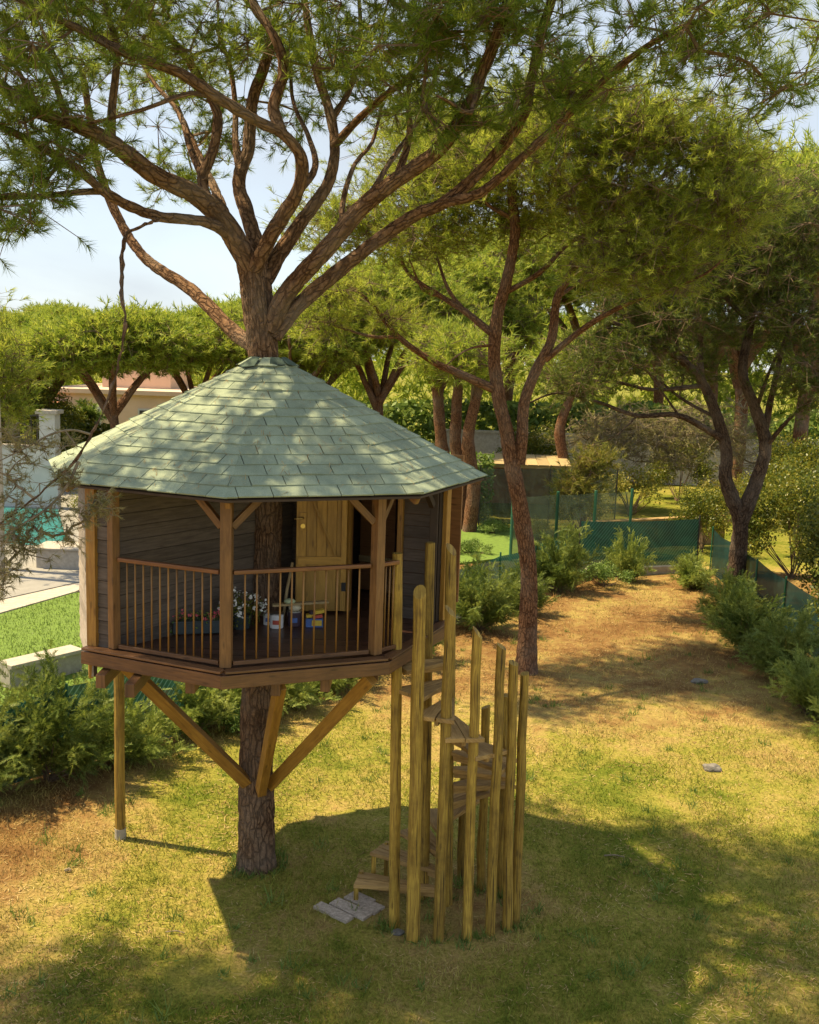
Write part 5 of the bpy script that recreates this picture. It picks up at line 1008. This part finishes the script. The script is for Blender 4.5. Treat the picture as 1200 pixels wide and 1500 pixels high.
x = np.concatenate([x, bx2, -1.62+.3*np.cos(np.linspace(0, 6, 14))]); y = np.concatenate([y, by2, 11.03+.3*np.sin(np.linspace(0, 6, 14))]); n = len(x); k = 26
P = np.stack([x, y, np.array([gnd(a, b) for a, b in zip(x, y)])], 1); sz = rng.uniform(.05, .13, (n, 1, 1)); B = P[:, None]+rng.normal(0, .5, (n, k, 3))*sz*np.array([1, 1, 0]); d = rng.normal(0, .5, (n, k, 3))*sz+np.array([0, 0, 1.])*sz*rng.uniform(.5, 1.2, (n, k, 1)); w = np.cross(d, rng.normal(0, 1, (n, k, 3))); w /= np.linalg.norm(w, axis=2, keepdims=True)/.006
tag(tri_mesh('weeds', np.stack([B-w, B+w, B+d], 2).reshape(-1, 3), M['fern']), 'scattered green weed tufts in the dry lawn', 'weeds', kind='stuff')

# fallen needles caught on the shingles, blades on the neighbours' watered lawn
n = 1500; k = rng.integers(0, 8, n); r = RE*np.sqrt(rng.random(n))*.97; a = rng.uniform(0, 6.283, n); fa = TH-math.pi/2+np.round((a-TH+math.pi/2-math.pi/8)/(math.pi/4))*math.pi/4+math.pi/8
ap = r*np.cos((a-fa)); zz = ZA-(ZA-ZE)*ap/(RE*math.cos(math.pi/8)); ok = (zz > ZE+.02) & (r > .3); r, a, zz = r[ok], a[ok], zz[ok]; n = len(r)
B = np.stack([CX+roofx+r*np.cos(a), CY+r*np.sin(a), zz+.022], 1); an = rng.uniform(0, 6.28, n); sl = (ZA-ZE)/RE; d = np.stack([np.cos(an), np.sin(an), -sl*np.cos(an-a)], 1)*rng.uniform(.05, .12, (n, 1)); w = np.stack([-np.sin(an), np.cos(an), np.zeros(n)], 1)*.003
tag(tri_mesh('roof_litter', np.stack([B-w, B+w, B+d], 1).reshape(-1, 3), M['litter']), 'dry pine needles lying on the green shingles', 'needle litter', kind='stuff')
def on_sheet(poly, n, z):
    P = np.array([p[:2] for p in poly]); t = rng.integers(1, len(P)-1, n); u, v_ = rng.random((2, n, 1)); f = (u+v_ > 1); u = np.where(f, 1-u, u); v_ = np.where(f, 1-v_, v_); q = P[0]+(P[t]-P[0])*u+(P[t+1]-P[0])*v_; return np.concatenate([q, np.full((n, 1), z)], 1)
B = on_sheet([G(-10, 1080), G(200, 1030), G(290, 985), G(300, 860), G(110, 872), G(-160, 950), G(-160, 1060)], 30000, .058); n = len(B); T = B+np.concatenate([rng.normal(0, .02, (n, 2)), rng.gamma(4, .011, (n, 1))], 1); an = rng.uniform(0, 6.28, n); w = np.stack([np.cos(an), np.sin(an), 0*an], 1)*.008
tag(tri_mesh('lawn_blades', np.stack([B-w, B+w, T], 1).reshape(-1, 3), M['fern']), 'short green blades of the watered lawn beside the terrace', 'grass', kind='stuff')
